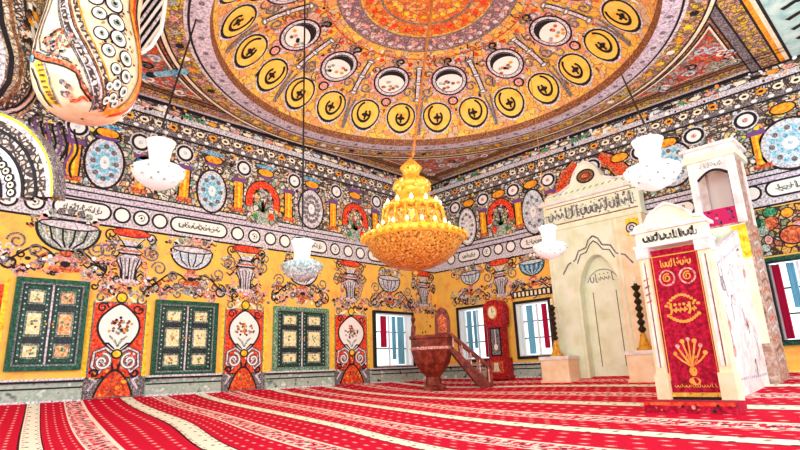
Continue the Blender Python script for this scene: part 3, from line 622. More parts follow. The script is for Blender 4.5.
# 24 round gold scrolls
for k in range(24):
    th = math.radians(9.5 + 15 * k); p.at(3.6 * math.cos(th), 3.6 * math.sin(th), th - math.pi / 2, 1)
    fl = 1 if k % 2 else -1
    p.ell(0, 0, .40, .34, 'pale_grey', 1.6, 20); p.ell(0, 0, .375, .315, 'line_dark', 2.4, 20); p.ell(0, 0, .335, .275, 'scroll_gold', 3.4, 20)
    p.spiral(0, .0, .25, .8, .05, 'line_dark', 4.4, a0=-1.2 if fl > 0 else math.pi + 1.2, sgn=fl, dr=.6); p.stroke([(fl * .36, -.3), (fl * .44, .0), (fl * .5, .3)], .05, 'line_grey', 3); p.ell(0, .03, .06, .055, 'line_dark', 6, 7)
    for q in range(4): p.ell(.07 * math.cos(q * 1.57), .03 + .07 * math.sin(q * 1.57), .03, .03, 'line_dark', 7, 6)
random.seed(21)
for i in range(150):
    r = random.uniform(1.95, 3.2); a = random.uniform(0, 6.283); p.at(r * math.cos(a), r * math.sin(a), a, 1)
    p.spiral(0, 0, random.uniform(.1, .2), 1.0, .035, rnd('line_grey', 'line_grey', 'brown', 'pale_grey', 'rust'), 2, a0=random.random() * 6, sgn=rnd(-1, 1))
    if i % 2: p.stroke([(-.2, 0), (-.07, .06), (.07, -.03), (.22, .05)], .03, rnd('line_grey', 'brown', 'line_dark'), 1.9)
p.off()
# 12 medallions with views, and the posts between
for k in range(12):
    th = math.radians(2 + 30 * k); p.at(2.72 * math.cos(th), 2.72 * math.sin(th), th - math.pi / 2, 1.14)
    p.ell(0, 0, .43, .42, 'pink', 2, 22); p.ell(0, 0, .39, .38, 'line_dark', 3, 22); p.ell(0, 0, .355, .345, 'pale_grey', 4, 22); p.ell(0, 0, .30, .29, 'line_dark', 5, 22); p.ell(0, 0, .28, .27, 'white', 6, 22)
    C1 = [math.pi * 1.05 + math.pi * .9 * i / 12 for i in range(13)]
    for i in range(12): p.poly([(.28 * math.cos(C1[i]), .27 * math.sin(C1[i])), (.28 * math.cos(C1[i + 1]), .27 * math.sin(C1[i + 1])), (.26 * math.cos(C1[i + 1]), .15 * math.sin(C1[i + 1]) - .01), (.26 * math.cos(C1[i]), .15 * math.sin(C1[i]) - .01)], 'line_dark', 7)
    for i in range(9): p.ell(random.uniform(-.2, .2), random.uniform(-.02, .2), .045, .035, rnd('line_dark', 'rust', 'orange', 'grey_green', 'brown', 'pink'), 8 + random.random(), 7)
    for sg in (-1, 1): p.spiral(sg * .07, -.5, .1, 1.1, .05, 'line_dark' if sg > 0 else 'line_grey', 4, a0=math.pi / 2, sgn=sg)
    for q in range(10):
        a = q * math.pi / 5; p.ell(.46 * math.cos(a), .45 * math.sin(a), .05, .05, 'pink' if q % 2 else 'pale_grey', 2.5, 7)
    p.ell(0, .5, .12, .1, 'line_dark', 3, 10); p.ell(0, .5, .08, .07, 'pink', 4, 10)
    th = math.radians(18 + 30 * k); p.at(2.8 * math.cos(th), 2.8 * math.sin(th), th - math.pi / 2, 1)
    p.rect(-.07, .07, -.5, .42, 'line_dark', 3, 1, 4); p.rect(-.04, .04, -.48, .4, 'pale_grey', 4, 1, 4)
    for v_ in (-.5, -.05, .4): p.ell(0, v_, .13, .05, 'line_grey', 5, 8); p.ell(0, v_, .06, .025, 'white', 6, 6)
    for sg in (-1, 1):
        p.spiral(sg * .24, .2, .14, 1.2, .045, 'line_grey', 3, a0=0, sgn=sg); p.spiral(sg * .24, -.3, .12, 1.2, .04, 'brown', 3, a0=1, sgn=-sg); p.ell(sg * .22, -.62, .06, .06, 'red', 3, 7)
p.off()
for i in range(560):
    r = random.uniform(1.95, 3.85); a = random.uniform(0, 6.283); p.at(r * math.cos(a), r * math.sin(a), a, 1)
    p.ell(0, 0, random.uniform(.03, .075), random.uniform(.025, .05), rnd('brown', 'line_grey', 'pink', 'rust', 'pale_grey', 'line_dark', 'cream', 'yellow', 'red'), 1.2 + random.random() * .6, 6)
p.off()
# lettering strokes on the pale strip of ceiling at the right
for i in range(26):
    y = -.3 - .42 * i
    p.stroke([(9.95 - DX, y - DY), (10.15 - DX, y - .1 - DY), (10.3 - DX, y - .05 - DY)], .1, 'line_dark', 2); p.stroke([(10.45 - DX, y - .1 - DY), (10.6 - DX, y - DY)], .08, 'line_grey', 2)
o = mb.build('ceiling'); tag(o, kind='structure')

# ---- windows
def rectframe(mb, fn, a, b, c, d, w_, h0, h1, m):
    for q in ([(a, c), (b, c), (b, c + w_), (a, c + w_)], [(a, d - w_), (b, d - w_), (b, d), (a, d)], [(a, c + w_), (a + w_, c + w_), (a + w_, d - w_), (a, d - w_)], [(b - w_, c + w_), (b, c + w_), (b, d - w_), (b - w_, d - w_)]):
        mb.prism(q, fn, h0, h1, m)
def shutter_window(n, fn, a, b, c, d, outer):
    e = empty('window_%d' % n, fn((a + b) / 2, c, .012), kind='structure')
    mb = MB(); rectframe(mb, fn, a, b, c, d, .075, .012, .09, outer); rectframe(mb, fn, a + .075, b - .075, c + .075, d - .075, .03, .012, .075, 'shutter_frame'); mb.build('frame', e)
    a2, b2, c2, d2 = a + .105, b - .105, c + .105, d - .105; mid = (a2 + b2) / 2
    mb = MB(); mb.prism([(mid - .014, c2), (mid + .014, c2), (mid + .014, d2), (mid - .014, d2)], fn, .013, .06, 'pale_grey'); mb.build('centre_strip', e)
    for q, (u0, u1) in enumerate(((a2, mid - .018), (mid + .018, b2))):
        mb = MB(); mb.prism([(u0, c2), (u1, c2), (u1, d2), (u0, d2)], fn, .012, .045, 'shutter_black'); rectframe(mb, fn, u0 + .03, u1 - .03, c2 + .03, d2 - .03, .045, .045, .055, 'dark_green')
        pp = Paint(mb, fn)
        W = u1 - u0; H = d2 - c2
        for k in range(14):
            v = c2 + .06 + (H - .12) * k / 13
            pp.ell(u0 + .05, v, .014, .014, 'pale_grey', 19, 6); pp.ell(u1 - .05, v, .014, .014, 'pale_grey', 19, 6)
        for zc, hh in ((c2 + H * .16, .09), (c2 + H * .5, .17), (c2 + H * .84, .09)):
            mm = 'shutter_panel' if q or n > 1 else 'shutter_panel_orange'
            rectframe(mb, fn, u0 + W * .2, u1 - W * .2, zc - H * hh / 1.25 - .03, zc + H * hh / 1.25 + .03, .03, .045, .062, 'shutter_frame')
            mb.prism([(u0 + W * .23, zc - H * hh / 1.3), (u1 - W * .23, zc - H * hh / 1.3), (u1 - W * .23, zc + H * hh / 1.3), (u0 + W * .23, zc + H * hh / 1.3)], fn, .045, .058, mm)
            for k in range(5): pp.ell((u0 + u1) / 2 + random.uniform(-.05, .05), zc + random.uniform(-.06, .06), .022, .022, rnd('grey_green', 'rust', 'green', 'line_grey'), 20 + k * .2, 6)
        lf = mb.build('shutter', e)
        mb = MB(); x, y, z = fn(mid + (.05 if q else -.05), (c2 + d2) / 2, .07); mb.lathe([(0, -.02), (.014, -.015), (.02, 0), (.014, .015), (0, .02)], (x, y, z), 'gold', 10); h = mb.build('knob', None); h.parent = lf; h.matrix_parent_inverse = Matrix.Translation(-e.location) if False else h.matrix_parent_inverse
        h.matrix_parent_inverse = (Matrix.Translation(e.location) @ lf.matrix_parent_inverse).inverted()
for i, (a, b, c, d) in enumerate(LW[:3]): shutter_window(i + 1, LF, a, b, c, d, 'dark_green' if i < 2 else 'frame_green')
mat('glass', (255, 255, 255), rough=.05); gb = MATS['glass'].node_tree.nodes['Principled BSDF']; gb.inputs['Transmission Weight'].default_value = 1; gb.inputs['IOR'].default_value = 1.02
def real_window(n, fn, a, b, c, d, outer, curt):
    e = empty('window_%d' % n, fn((a + b) / 2, c, .012), kind='structure')
    mb = MB(); rectframe(mb, fn, a, b, c, d, .07, .012, .08, outer); rectframe(mb, fn, a + .07, b - .07, c + .07, d - .07, .03, -.06, .05, 'window_frame_white' if outer != 'dark_green' else 'window_frame_dark')
    mb.build('frame', e)
    a2, b2, c2, d2 = a + .1, b - .1, c + .1, d - .1
    mb = MB()
    nb = 3 if outer == 'dark_green' else 2
    for k in range(0, nb + 1): u = a2 + (b2 - a2) * k / nb; mb.prism([(u - .025, c2), (u + .025, c2), (u + .025, d2), (u - .025, d2)], fn, -.2, -.16, 'window_frame_white')
    for k in range(1, 3): v = c2 + (d2 - c2) * k / 3; mb.prism([(a2, v - .015), (b2, v - .015), (b2, v + .015), (a2, v + .015)], fn, -.19, -.17, 'window_frame_dark')
    mb.build('glazing_bar', e)
    mb = MB(); mb.prism([(a2 - .03, c2 - .03), (b2 + .03, c2 - .03), (b2 + .03, d2 + .03), (a2 - .03, d2 + .03)], fn, -.185, -.175, 'glass'); mb.build('pane', e)
    for (t0, t1, m, v0) in curt:
        u0 = a2 + (b2 - a2) * t0; u1 = a2 + (b2 - a2) * t1; mb = MB(); N_ = 16
        rows = [[fn(u0 + (u1 - u0) * i / N_, c2 + .02 + (d2 - c2 - .04) * (v0 + (1 - v0) * j / 4), -.1 + .018 * math.sin(i * 1.9)) for i in range(N_ + 1)] for j in range(5)]
        mb.grid(rows, m, True); o = mb.build('curtain', e)
        if m == 'curtain_red': tag(o, 'crimson curtain strip')
        else: tag(o, 'pale blue curtain strip')
    return e
real_window(4, LF, *LW[3], 'window_frame_dark', [(.12, .3, 'curtain_blue', 0), (.36, .46, 'curtain_blue', .1), (.62, .78, 'curtain_red', .35)])
real_window(5, RF, *RW[0], 'window_frame_dark', [(.15, .32, 'curtain_blue', 0), (.4, .5, 'curtain_blue', .2), (.78, .92, 'curtain_red', 0)])
real_window(6, RF, *RW[1], 'window_frame_dark', [(.2, .4, 'curtain_blue', 0), (.7, .86, 'curtain_red', .1)])
real_window(7, RF, *RW[2], 'dark_green', [(.02, .12, 'curtain_red', 0), (.2, .3, 'curtain_blue', .4)])

# ================================================================== MIHRAB
mh = empty('mihrab', (5.3, -.15, 0), 'tall cream prayer niche with calligraphy frieze and curved crest on the far right wall', 'prayer niche')
F = lambda u, v, h: (u, -h, v)
mb = MB(); U0, U1 = 4.12, 6.5
def quad(mb, a, b, c, d, h0, h1, m, fn=F): mb.prism([(a, c), (b, c), (b, d), (a, d)], fn, h0, h1, m)
NA, NB_, NT = 4.82, 5.8, 2.75   # recess
quad(mb, U0, NA, -.05, 3.55, .035, .3, 'mihrab_cream'); quad(mb, NB_, U1, -.05, 3.55, .035, .3, 'mihrab_peach')
# spandrel round a pointed recess
ar = [(NA, 2.0)] + [(NA + (NB_ - NA) * t, 2.0 + .75 * math.sin(math.pi * t) ** .7) for t in [i / 14 for i in range(1, 14)]] + [(NB_, 2.0)]
mb.prism(ar + [(NB_, 3.55), (NA, 3.55)], F, .1, .3, 'mihrab_cream')
quad(mb, NA, NB_, -.05, 2.8, .035, .06, 'mihrab_cream')
# stepped side strips and inner mouldings
for a, b, h in ((U0, U0 + .07, .33), (U1 - .07, U1, .33), (NA - .12, NA - .07, .32), (NB_ + .07, NB_ + .12, .32)): quad(mb, a, b, 0, 3.5, .3, h, 'mihrab_cream')
body = mb.build('niche_wall', mh)
mb = MB(); quad(mb, U0 - .05, U1 + .05, 3.5, 3.58, .035, .36, 'mihrab_cream'); quad(mb, U0 - .02, U1 + .02, 3.58, 4.18, .035, .31, 'mihrab_cream'); quad(mb, U0 - .1, U1 + .1, 4.18, 4.26, .035, .4, 'minbar_white'); quad(mb, U0 - .05, U1 + .05, 4.26, 4.32, .035, .35, 'mihrab_cream')
pp = Paint(mb, F, .31 / 100); 
PF = Paint(mb, lambda u, v, h: F(u, v, .31 + h), .004)
PF.rect(U0 + .04, U1 - .04, 3.64, 3.67, 'brown', 1); PF.rect(U0 + .04, U1 - .04, 4.1, 4.12, 'brown', 1)
PF.script(U0 + .1, U1 - .1, 3.72, 4.06, 'line_grey', 2, .05, 15); PF.script(U0 + .15, U1 - .05, 3.76, 4.02, 'grey_green', 1, .03, 19)
PF.dots(U0 + .1, U1 - .1, 3.7, 4.08, 70, .025, ['line_grey', 'grey_green', 'line_dark'], 1)
mb.build('frieze', mh)
mb = MB()
cr = [(U0 + .0, 4.32), (U0 + .12, 4.45), (U0 + .5, 4.5), (U0 + .78, 4.62), (U0 + .88, 4.85), (5.31 - .14, 5.05), (5.31, 5.12), (5.31 + .14, 5.05), (U1 - .88, 4.85), (U1 - .78, 4.62), (U1 - .5, 4.5), (U1 - .12, 4.45), (U1, 4.32)]
mb.prism(cr, F, .035, .25, 'mihrab_cream')
for k in range(len(cr) - 1): mb.prism([cr[k], cr[k + 1], (cr[k + 1][0], cr[k + 1][1] - .05), (cr[k][0], cr[k][1] - .05)], F, .25, .3, 'minbar_white')
Pc = Paint(mb, lambda u, v, h: F(u, v, .25 + h), .004)
Pc.oell(5.31, 4.72, .2, .14, 'brown', 2, .04, 'line_dark'); Pc.oell(5.31, 4.72, .1, .06, 'rust', 4, .02)
for i in range(12): Pc.stroke([(4.4 + .16 * i, 4.4), (4.47 + .16 * i, 4.44)], .02, 'line_grey', 1)
mb.build('crest', mh)
# painted garland lines above the recess
mb = MB(); Pn = Paint(mb, lambda u, v, h: F(u, v, .3 + h), .004)
for sg in (-1, 1):
    Pn.stroke([(5.31 + sg * x, z) for x, z in ((.0, 3.2), (.12, 3.12), (.2, 2.95), (.4, 2.9), (.5, 2.7), (.7, 2.62), (.86, 2.4))], .04, 'line_grey', 1)
    Pn.stroke([(5.31 + sg * x, z) for x, z in ((.0, 3.08), (.1, 3.0), (.2, 2.84), (.36, 2.8), (.46, 2.6))], .025, 'line_dark', 2)
Pn.oell(4.3, 3.2, .09, .09, 'mihrab_peach', 1, .015, 'line_grey'); Pn.oell(6.25, 3.2, .11, .1, 'pale_grey', 1, .03, 'line_dark'); Pn.arc(6.25, 3.2, .05, .05, 0, 300, .025, 'line_dark', 4)
Pn.rect(6.12, 6.42, 3.02, 3.42, 'yellow', .4)
mb.build('garland', mh)
mb = MB(); Pn = Paint(mb, lambda u, v, h: F(u, v, .06 + h), .004)
Pn.script(5.0, 5.6, 2.1, 2.35, 'line_grey', 1, .025, 6); Pn.arc(5.31, 2.0, .4, .42, 20, 160, .02, 'line_grey', 1); Pn.rect(5.02, 5.04, .2, 1.9, 'brown', 1); Pn.rect(5.58, 5.6, .2, 1.9, 'brown', 1)
mb.build('niche_lettering', mh)
# plinths
def plinth(u0, u1, y0, y1, h, label):
    mb = MB(); zb = min(zf(u0, -y0), zf(u1, -y1)) - .01
    mb.box(u0 + .03, u1 - .03, -y1 + .03, -y0, zb, h - .08, 'mihrab_peach'); mb.box(u0, u1, -y1, -y0, h - .08, h, 'minbar_white'); mb.box(u0, u1, -y1, -y0 , zb, zb + .07, 'mihrab_peach')
    o = mb.build('plinth'); recenter(o); tag(o, label, 'plinth', 'stone blocks at the foot of the prayer niche'); return o
plinth(3.86, 4.62, .34, .85, .47, 'low pale stone block at the left foot of the prayer niche')
plinth(5.95, 6.62, .34, .95, .5, 'low pale stone block at the right foot of the prayer niche')
def candlestick(x, y, z, h, label, s=1):
    e = empty('candlestick', (x, y, z), label, 'candlestick', 'candlesticks flanking the prayer niche')
    mb = MB(); mb.lathe([(0, 0), (.15 * s, 0), (.15 * s, .04), (.11 * s, .08), (.07 * s, .22), (.045 * s, .34), (.03 * s, .36)], (x, y, z), 'gold', 20); mb.build('base', e)
    mb = MB(); n = 40
    H = h - .36 - .1
    pr = []
    for i in range(n + 1): pr.append(((.028 + .042 * abs(math.sin(i / n * math.pi * 6.5)) ** 1.3) * s, .36 + H * i / n))
    mb.lathe(pr, (x, y, z), 'bronze_dark', 16); mb.build('stem', e)
    mb = MB(); mb.lathe([(.0, h - .1), (.07 * s, h - .1), (.09 * s, h - .06), (.04 * s, h - .04), (.03 * s, h), (0, h)], (x, y, z), 'bronze_dark', 16); mb.build('cup', e)
    mb = MB(); mb.lathe([(.028 * s, h), (.026 * s, h + .14), (0, h + .15)], (x, y, z), 'cream', 12); mb.build('candle', e)
candlestick(4.22, -.62, .47, 1.2, 'dark twisted candlestick with gold foot on the block left of the prayer niche')
candlestick(6.28, -.66, .5, 1.4, 'dark twisted candlestick with gold foot on the block right of the prayer niche', 1.15)

# ================================================================== MINBAR
mn = empty('minbar', (8.4, -2.6, -.35), 'tall white pulpit stair with portal, painted flank and railed tower against the right wall', 'pulpit')
zB = -.37
def Pf(y): return lambda u, v, h: (u, y - h, v)
PX0, PX1 = 7.97, 8.87; YF = -4.72
for a, b in ((PX0, PX0 + .13), (PX1 - .14, PX1)):
    mb = MB()
    mb.box(a, b, YF, YF + .22, zB, 1.8, 'mihrab_peach'); mb.box(a - .02, b + .02, YF - .03, YF + .24, zB, .12, 'mihrab_peach'); mb.box(a - .02, b + .02, YF - .03, YF + .24, 1.66, 1.8, 'minbar_white')
    mb.box(a + .035, b - .035, YF - .012, YF, .2, 1.6, 'minbar_white')
    Pp = Paint(mb, Pf(YF - .013), .004); Pp.rect(b - .06, b - .045, .2, 1.6, 'brown', 1)
    if a == PX0:
        for k in range(4): Pp.stroke([(PX0 + .03, 1.05 + .1 * k), (PX0 + .1, 1.08 + .1 * k)], .02, 'rust', 2)
    mb.build('portal_post', mn)
mb = MB(); mb.box(PX0 - .04, PX1 + .04, YF - .04, YF + .24, 1.8, 1.84, 'minbar_white'); mb.box(PX0, PX1, YF, YF + .22, 1.84, 2.02, 'mihrab_cream'); mb.box(PX0 - .05, PX1 + .05, YF - .05, YF + .24, 2.02, 2.06, 'minbar_white')
Pp = Paint(mb, Pf(YF), .004); Pp.script(PX0 + .1, PX1 - .12, 1.87, 2.0, 'line_dark', 1, .028, 9); Pp.script(PX0 + .14, PX1 - .1, 1.86, 1.98, 'line_grey', 2, .015, 12)
mb.build('lintel', mn)
mb = MB(); uc = (PX0 + PX1) / 2
g = [(PX0 - .03, 2.06), (PX0 + .02, 2.14), (PX0 + .14, 2.16), (PX0 + .2, 2.26), (uc - .1, 2.36), (uc, 2.4), (uc + .1, 2.36), (PX1 - .2, 2.26), (PX1 - .14, 2.16), (PX1 - .02, 2.14), (PX1 + .03, 2.06)]
mb.prism(g, Pf(YF + .04), -.14, 0, 'mihrab_cream')
for k in range(len(g) - 1): mb.prism([g[k], g[k + 1], (g[k + 1][0], g[k + 1][1] - .035), (g[k][0], g[k][1] - .035)], Pf(YF + .04), 0, .04, 'minbar_white')
mb.build('portal_crest', mn)
# curtain, hung in the portal
CX0, CX1, CZ0, CZ1 = PX0 + .13, PX1 - .14, -.12, 1.76
cur = empty('curtain', (uc, YF + .06, CZ0), 'crimson velvet curtain with gold embroidery hanging in the pulpit doorway', 'curtain')
def CF(u, v, h): return (u, YF + .06 - .012 * math.sin((u - CX0) * 42) * (1 - .5 * (v - CZ0) / 1.9) - h, v)
mb = MB(); mb.grid([[CF(CX0 + (CX1 - CX0) * i / 40, CZ0 + (CZ1 - CZ0) * j / 6, 0) for i in range(41)] for j in range(7)], 'crimson', True)
mb.grid([[CF(CX0 + (CX1 - CX0) * i / 40, CZ0 + (CZ1 - CZ0) * j / 6, -.012) for i in range(41)] for j in range(7)], 'crimson', True)
mb.build('cloth', cur)
mb = MB(); Pq = Paint(mb, lambda u, v, h: CF(u, v, h + .006), .003); cc = (CX0 + CX1) / 2
for sg in (-1, 1):
    Pq.arc(cc + sg * .13, 1.36, .095, .1, 0, 360, .022, 'pink', 1, 16); Pq.spiral(cc + sg * .13, 1.36, .06, 1.5, .018, 'gold_thread', 1, a0=1)
    Pq.rect(cc + sg * .285 - .006, cc + sg * .285 + .006, CZ0 + .15, CZ1 - .05, 'gold_thread', 1)
Pq.script(cc - .2, cc + .2, 1.5, 1.62, 'gold_thread', 1, .018, 9)
for k in range(12): Pq.ell(cc - .2 + .4 * k / 11, .99 + .13 * math.sin(math.pi * k / 11), .026, .02, 'gold_thread', 1, 6); Pq.ell(cc - .19 + .38 * k / 11, .86 - .09 * math.sin(math.pi * k / 11), .026, .022, 'gold_thread', 1, 6)
Pq.script(cc - .17, cc + .17, .86, 1.02, 'gold_thread', 1, .03, 6)
for k in range(7):
    t = math.radians(25 + 130 * k / 6); Pq.stroke([(cc, .2), (cc + .12 * math.cos(t), .2 + .18 * math.sin(t)), (cc + .2 * math.cos(t), .22 + .3 * math.sin(t))], .022, 'gold_thread', 1); Pq.ell(cc + .2 * math.cos(t), .24 + .3 * math.sin(t), .03, .03, 'pink' if k % 2 else 'gold_thread', 2, 7)
Pq.ell(cc, .28, .075, .09, 'rust', 1.5); Pq.ell(cc, .14, .05, .06, 'gold_thread', 1); Pq.ell(cc, .02, .07, .05, 'gold_thread', 1)
Pq.script(cc - .25, cc + .25, -.06, -.01, 'gold_thread', 1, .008, 14); Pq.rect(CX0 + .01, CX1 - .01, CZ1 - .1, CZ1 - .085, 'gold_thread', 1)
o = mb.build('embroidery', cur); tag(o, 'gold embroidery')
mb = MB(); mb.box(CX0 - .0, CX1 + .0, YF + .02, YF + .1, -.17, -.12, 'gold'); mb.box(CX0, CX1, YF + .04, YF + .16, -.36, -.17, 'line_dark'); mb.build('threshold', mn)
mb = MB(); mb.box(PX0 - .02, PX1 + .1, YF - .5, YF - .06, -.36, -.2, 'crimson')
Pq = Paint(mb, Pf(YF - .5), .004); Pq.dots(PX0 + .02, PX1 + .05, -.33, -.22, 16, .02, ['line_dark', 'pink', 'rust', 'line_dark'], 1); Pq.rect(PX0 - .02, PX1 + .1, -.24, -.2, 'red', 1)
o = mb.build('carpeted_step'); recenter(o); tag(o, 'low step wrapped in red carpet in front of the pulpit doorway', 'step')
# flanks, stairs
SF = lambda x: (lambda u, v, h: (x + h, u, v))
FX = 8.5
def flank(x, h0, h1, nm):
    mb = MB(); poly = [(YF + .22, zB), (-.02, zB), (-.02, 2.55), (-1.25, 2.55), (YF + .22, 1.45)]
    mb.prism(poly, SF(x), h0, h1, 'minbar_white')
    q = Paint(mb, lambda u, v, h: SF(x)(u, v, h1 + h), .004)
    # rail mouldings and carved marks
    for dz_ in (0, -.22): q.stroke([(YF + .24, 1.43 + dz_), (-1.25, 2.52 + dz_)], .05, 'pale_grey', 1)
    q.stroke([(YF + .3, -.05), (-.1, .03)], .04, 'pale_grey', 1); q.stroke([(YF + .6, 0), (YF + .6, 1.2)], .03, 'pale_grey', 1)
    for i in range(60):
        u = random.uniform(YF + .35, -.5); zt = 1.3 + (u - YF) * .3; v = random.uniform(.05, zt)
        k = random.random(); q.at(u, v, random.uniform(-.5, .5), 1)
        if k < .5: q.arc(0, 0, random.uniform(.05, .12), random.uniform(.05, .12), random.uniform(0, 300), random.uniform(320, 560), .022, rnd('lilac_grey', 'line_grey', 'pale_grey'), 2, 8)
        elif k < .8: q.stroke([(0, -.14), (.03, 0), (-.02, .15)], .035, 'lilac_grey', 2)
        else: q.ell(0, 0, .07, .09, 'pink' if k > .9 else 'lilac_grey', 2, 8)
    q.off(); mb.build(nm, mn)
flank(FX, -.08, 0, 'stair_flank'); flank(PX0 + .12, -.08, 0, 'stair_flank')
mb = MB(); n = 9
for i in range(n):
    y0 = YF + .25 + i * .36; mb.box(PX0 + .125, FX - .085, y0, -1.3, -.36 + .27 * i if i else -.36, -.36 + .27 * (i + 1), 'minbar_brown')
mb.build('stairs', mn)
# tower
TX0, TX1, TY0, TY1 = 7.86, 8.66, -1.3, -.55
mb = MB(); mb.box(TX0, TX1, TY0, TY1, zB, 2.66, 'minbar_brown'); mb.box(TX0 + .03, TX1 - .03, TY0 - .02, TY0, .5, 2.62, 'mihrab_cream'); mb.box(TX1 - .26, TX1 - .02, TY0 - .03, TY0 - .02, 2.0, 2.6, 'yellow')
q = Paint(mb, lambda u, v, h: SF(TX1)(u, v, h), .004)
for i in range(14): q.stroke([(TY0 + .15, .2 + .17 * i), (TY0 + .5, .3 + .17 * i), (TY1 - .1, .22 + .17 * i)], .04, rnd('brown', 'rust', 'pale_grey'), 1)
mb.build('tower_base', mn)
for x in (TX0, TX1 - .13):
    for y in (TY0, TY1 - .13): mb = MB(); mb.box(x, x + .13, y, y + .13, 2.66, 3.95, 'minbar_white'); mb.build('tower_post', mn)
mb = MB(); mb.box(TX0 + .13, TX1 - .13, TY1 - .06, TY1 - .02, 2.66, 3.95, 'white'); mb.box(TX1 - .06, TX1 - .02, TY0 + .13, TY1 - .13, 2.66, 3.95, 'minbar_brown')
mb.build('tower_back', mn)
mb = MB(); mb.box(TX0 + .13, TX1 - .13, TY0 + .02, TY0 + .07, 2.66, 2.98, 'magenta')
q = Paint(mb, Pf(TY0 + .02), .004); q.dots(TX0 + .16, TX1 - .16, 2.7, 2.95, 18, .03, ['crimson', 'pink', 'violet', 'line_dark'], 1)
o = mb.build('parapet', mn); tag(o, 'magenta panel')
mb = MB(); ap = [(TX0 + .13, 3.6)] + [(TX0 + .13 + .6 * t, 3.6 + .16 * math.sin(math.pi * t)) for t in [i / 10 for i in range(1, 10)]] + [(TX1 - .13, 3.6), (TX1 - .13, 3.95), (TX0 + .13, 3.95)]
mb.prism(ap, Pf(TY0 + .1), 0, .09, 'minbar_white')
q = Paint(mb, Pf(TY0 + .01), .004); q.stroke([(TX0 + .14 + .58 * t, 3.58 + .16 * math.sin(math.pi * t)) for t in [i / 10 for i in range(11)]], .05, 'line_dark', 1); q.script(TX0 + .2, TX1 - .2, 3.8, 3.9, 'grey_green', 1, .02, 6)
mb.build('tower_arch', mn)
mb = MB(); mb.box(TX0 - .06, TX1 + .06, TY0 - .06, TY1 + .06, 3.95, 4.08, 'mihrab_cream'); mb.box(TX0 - .02, TX1 + .02, TY0 - .02, TY1 + .02, 4.08, 4.18, 'minbar_white'); mb.box(TX0 - .08, TX1 + .08, TY0 - .08, TY1 + .08, 4.18, 4.24, 'minbar_white'); mb.build('tower_cornice', mn)
mb = MB(); mb.box(TX1 - .2, TX1 - .15, TY0 + .3, TY0 + .35, 2.67, 3.55, 'magenta'); mb.grid([[(TX1 - .17 + .01 * math.sin(i * 2), TY0 + .15 + .5 * i / 10, z) for i in range(11)] for z in (2.67, 3.1, 3.8)], 'magenta', True); o = mb.build('tower_drape', mn); tag(o, 'magenta drape')

# ================================================================== KURSI in the corner
e = empty('preaching_chair', (1.85, -2.35, zf(1.85, -2.35)), 'reddish brown wooden preaching chair with tub body and steps in the far corner', 'pulpit')
cx_, cy_ = 1.85, -2.35; z0 = zf(cx_, cy_)
mb = MB(); mb.lathe([(.0, 0), (.3, 0), (.3, .06), (.2, .12), (.17, .3), (.26, .4), (.28, .42)], (cx_, cy_, z0), 'wood_brown', 8, smooth=False); mb.build('pedestal', e)
mb = MB(); mb.lathe([(.26, .4), (.42, .62), (.5, .9), (.5, 1.18), (.54, 1.2), (.54, 1.27), (.46, 1.27), (.44, .9), (0, .85)], (cx_, cy_, z0), 'wood_brown', 8, smooth=False); mb.build('tub', e)
mb = MB(); mb.lathe([(.51, .93), (.525, .95), (.525, .99), (.51, 1.0)], (cx_, cy_, z0), 'pink', 8, smooth=False); mb.build('moulding', e)
dirr = Vector((RT.x, RT.y, 0)).normalized(); dfa = Vector((-RT.y, RT.x, 0)).normalized()
def KF(u, v, h): q = Vector((cx_, cy_, z0)) + dirr * u + dfa * h; return (q.x, q.y, z0 + v)
mb = MB(); mb.prism([(.12, 1.2), (.5, 1.2), (.52, 1.6), (.5, 1.78), (.44, 1.92), (.3, 2.0), (.18, 1.9), (.13, 1.75)], KF, .3, .36, 'wood_brown'); mb.prism([(.2, 1.35), (.42, 1.35), (.42, 1.7), (.31, 1.82), (.2, 1.7)], KF, .28, .3, 'rust'); mb.build('backrest', e)
mb = MB(); mb.prism([(-.5, 1.27), (-.4, 1.27), (-.36, 1.5), (-.42, 1.62), (-.48, 1.5)], KF, .1, .16, 'wood_brown'); mb.lathe([(0, 0), (.05, .03), (.06, .08), (.03, .13), (0, .17)], KF(-.42, 1.62, .13), 'wood_brown', 10); mb.build('finial', e)
for h in (-.2, .22):
    mb = MB(); mb.prism([(.42, .9), (.48, 1.0), (1.35, .1), (1.35, 0), (1.1, 0)], KF, h, h + .05, 'wood_brown'); mb.prism([(.45, 1.25), (.48, 1.32), (1.38, .5), (1.38, .42)], KF, h, h + .05, 'wood_brown')
    for k in range(5): u = .5 + .2 * k; mb.prism([(u, 1.27 - .9 * (u - .45)), (u + .03, 1.27 - .9 * (u - .45)), (u + .03, .95 - 1.02 * (u - .48)), (u, .95 - 1.02 * (u - .48))], KF, h + .01, h + .04, 'pink')
    mb.prism([(1.33, -.02), (1.4, -.02), (1.4, .62), (1.33, .62)], KF, h, h + .05, 'wood_brown'); mb.build('stair_side', e)
for k in range(4): mb = MB(); u = .55 + .2 * k; v = .78 - .19 * k; mb.prism([(u, v), (u + .2, v), (u + .2, v + .03), (u, v + .03)], KF, -.15, .22, 'wood_brown'); mb.build('step', e)

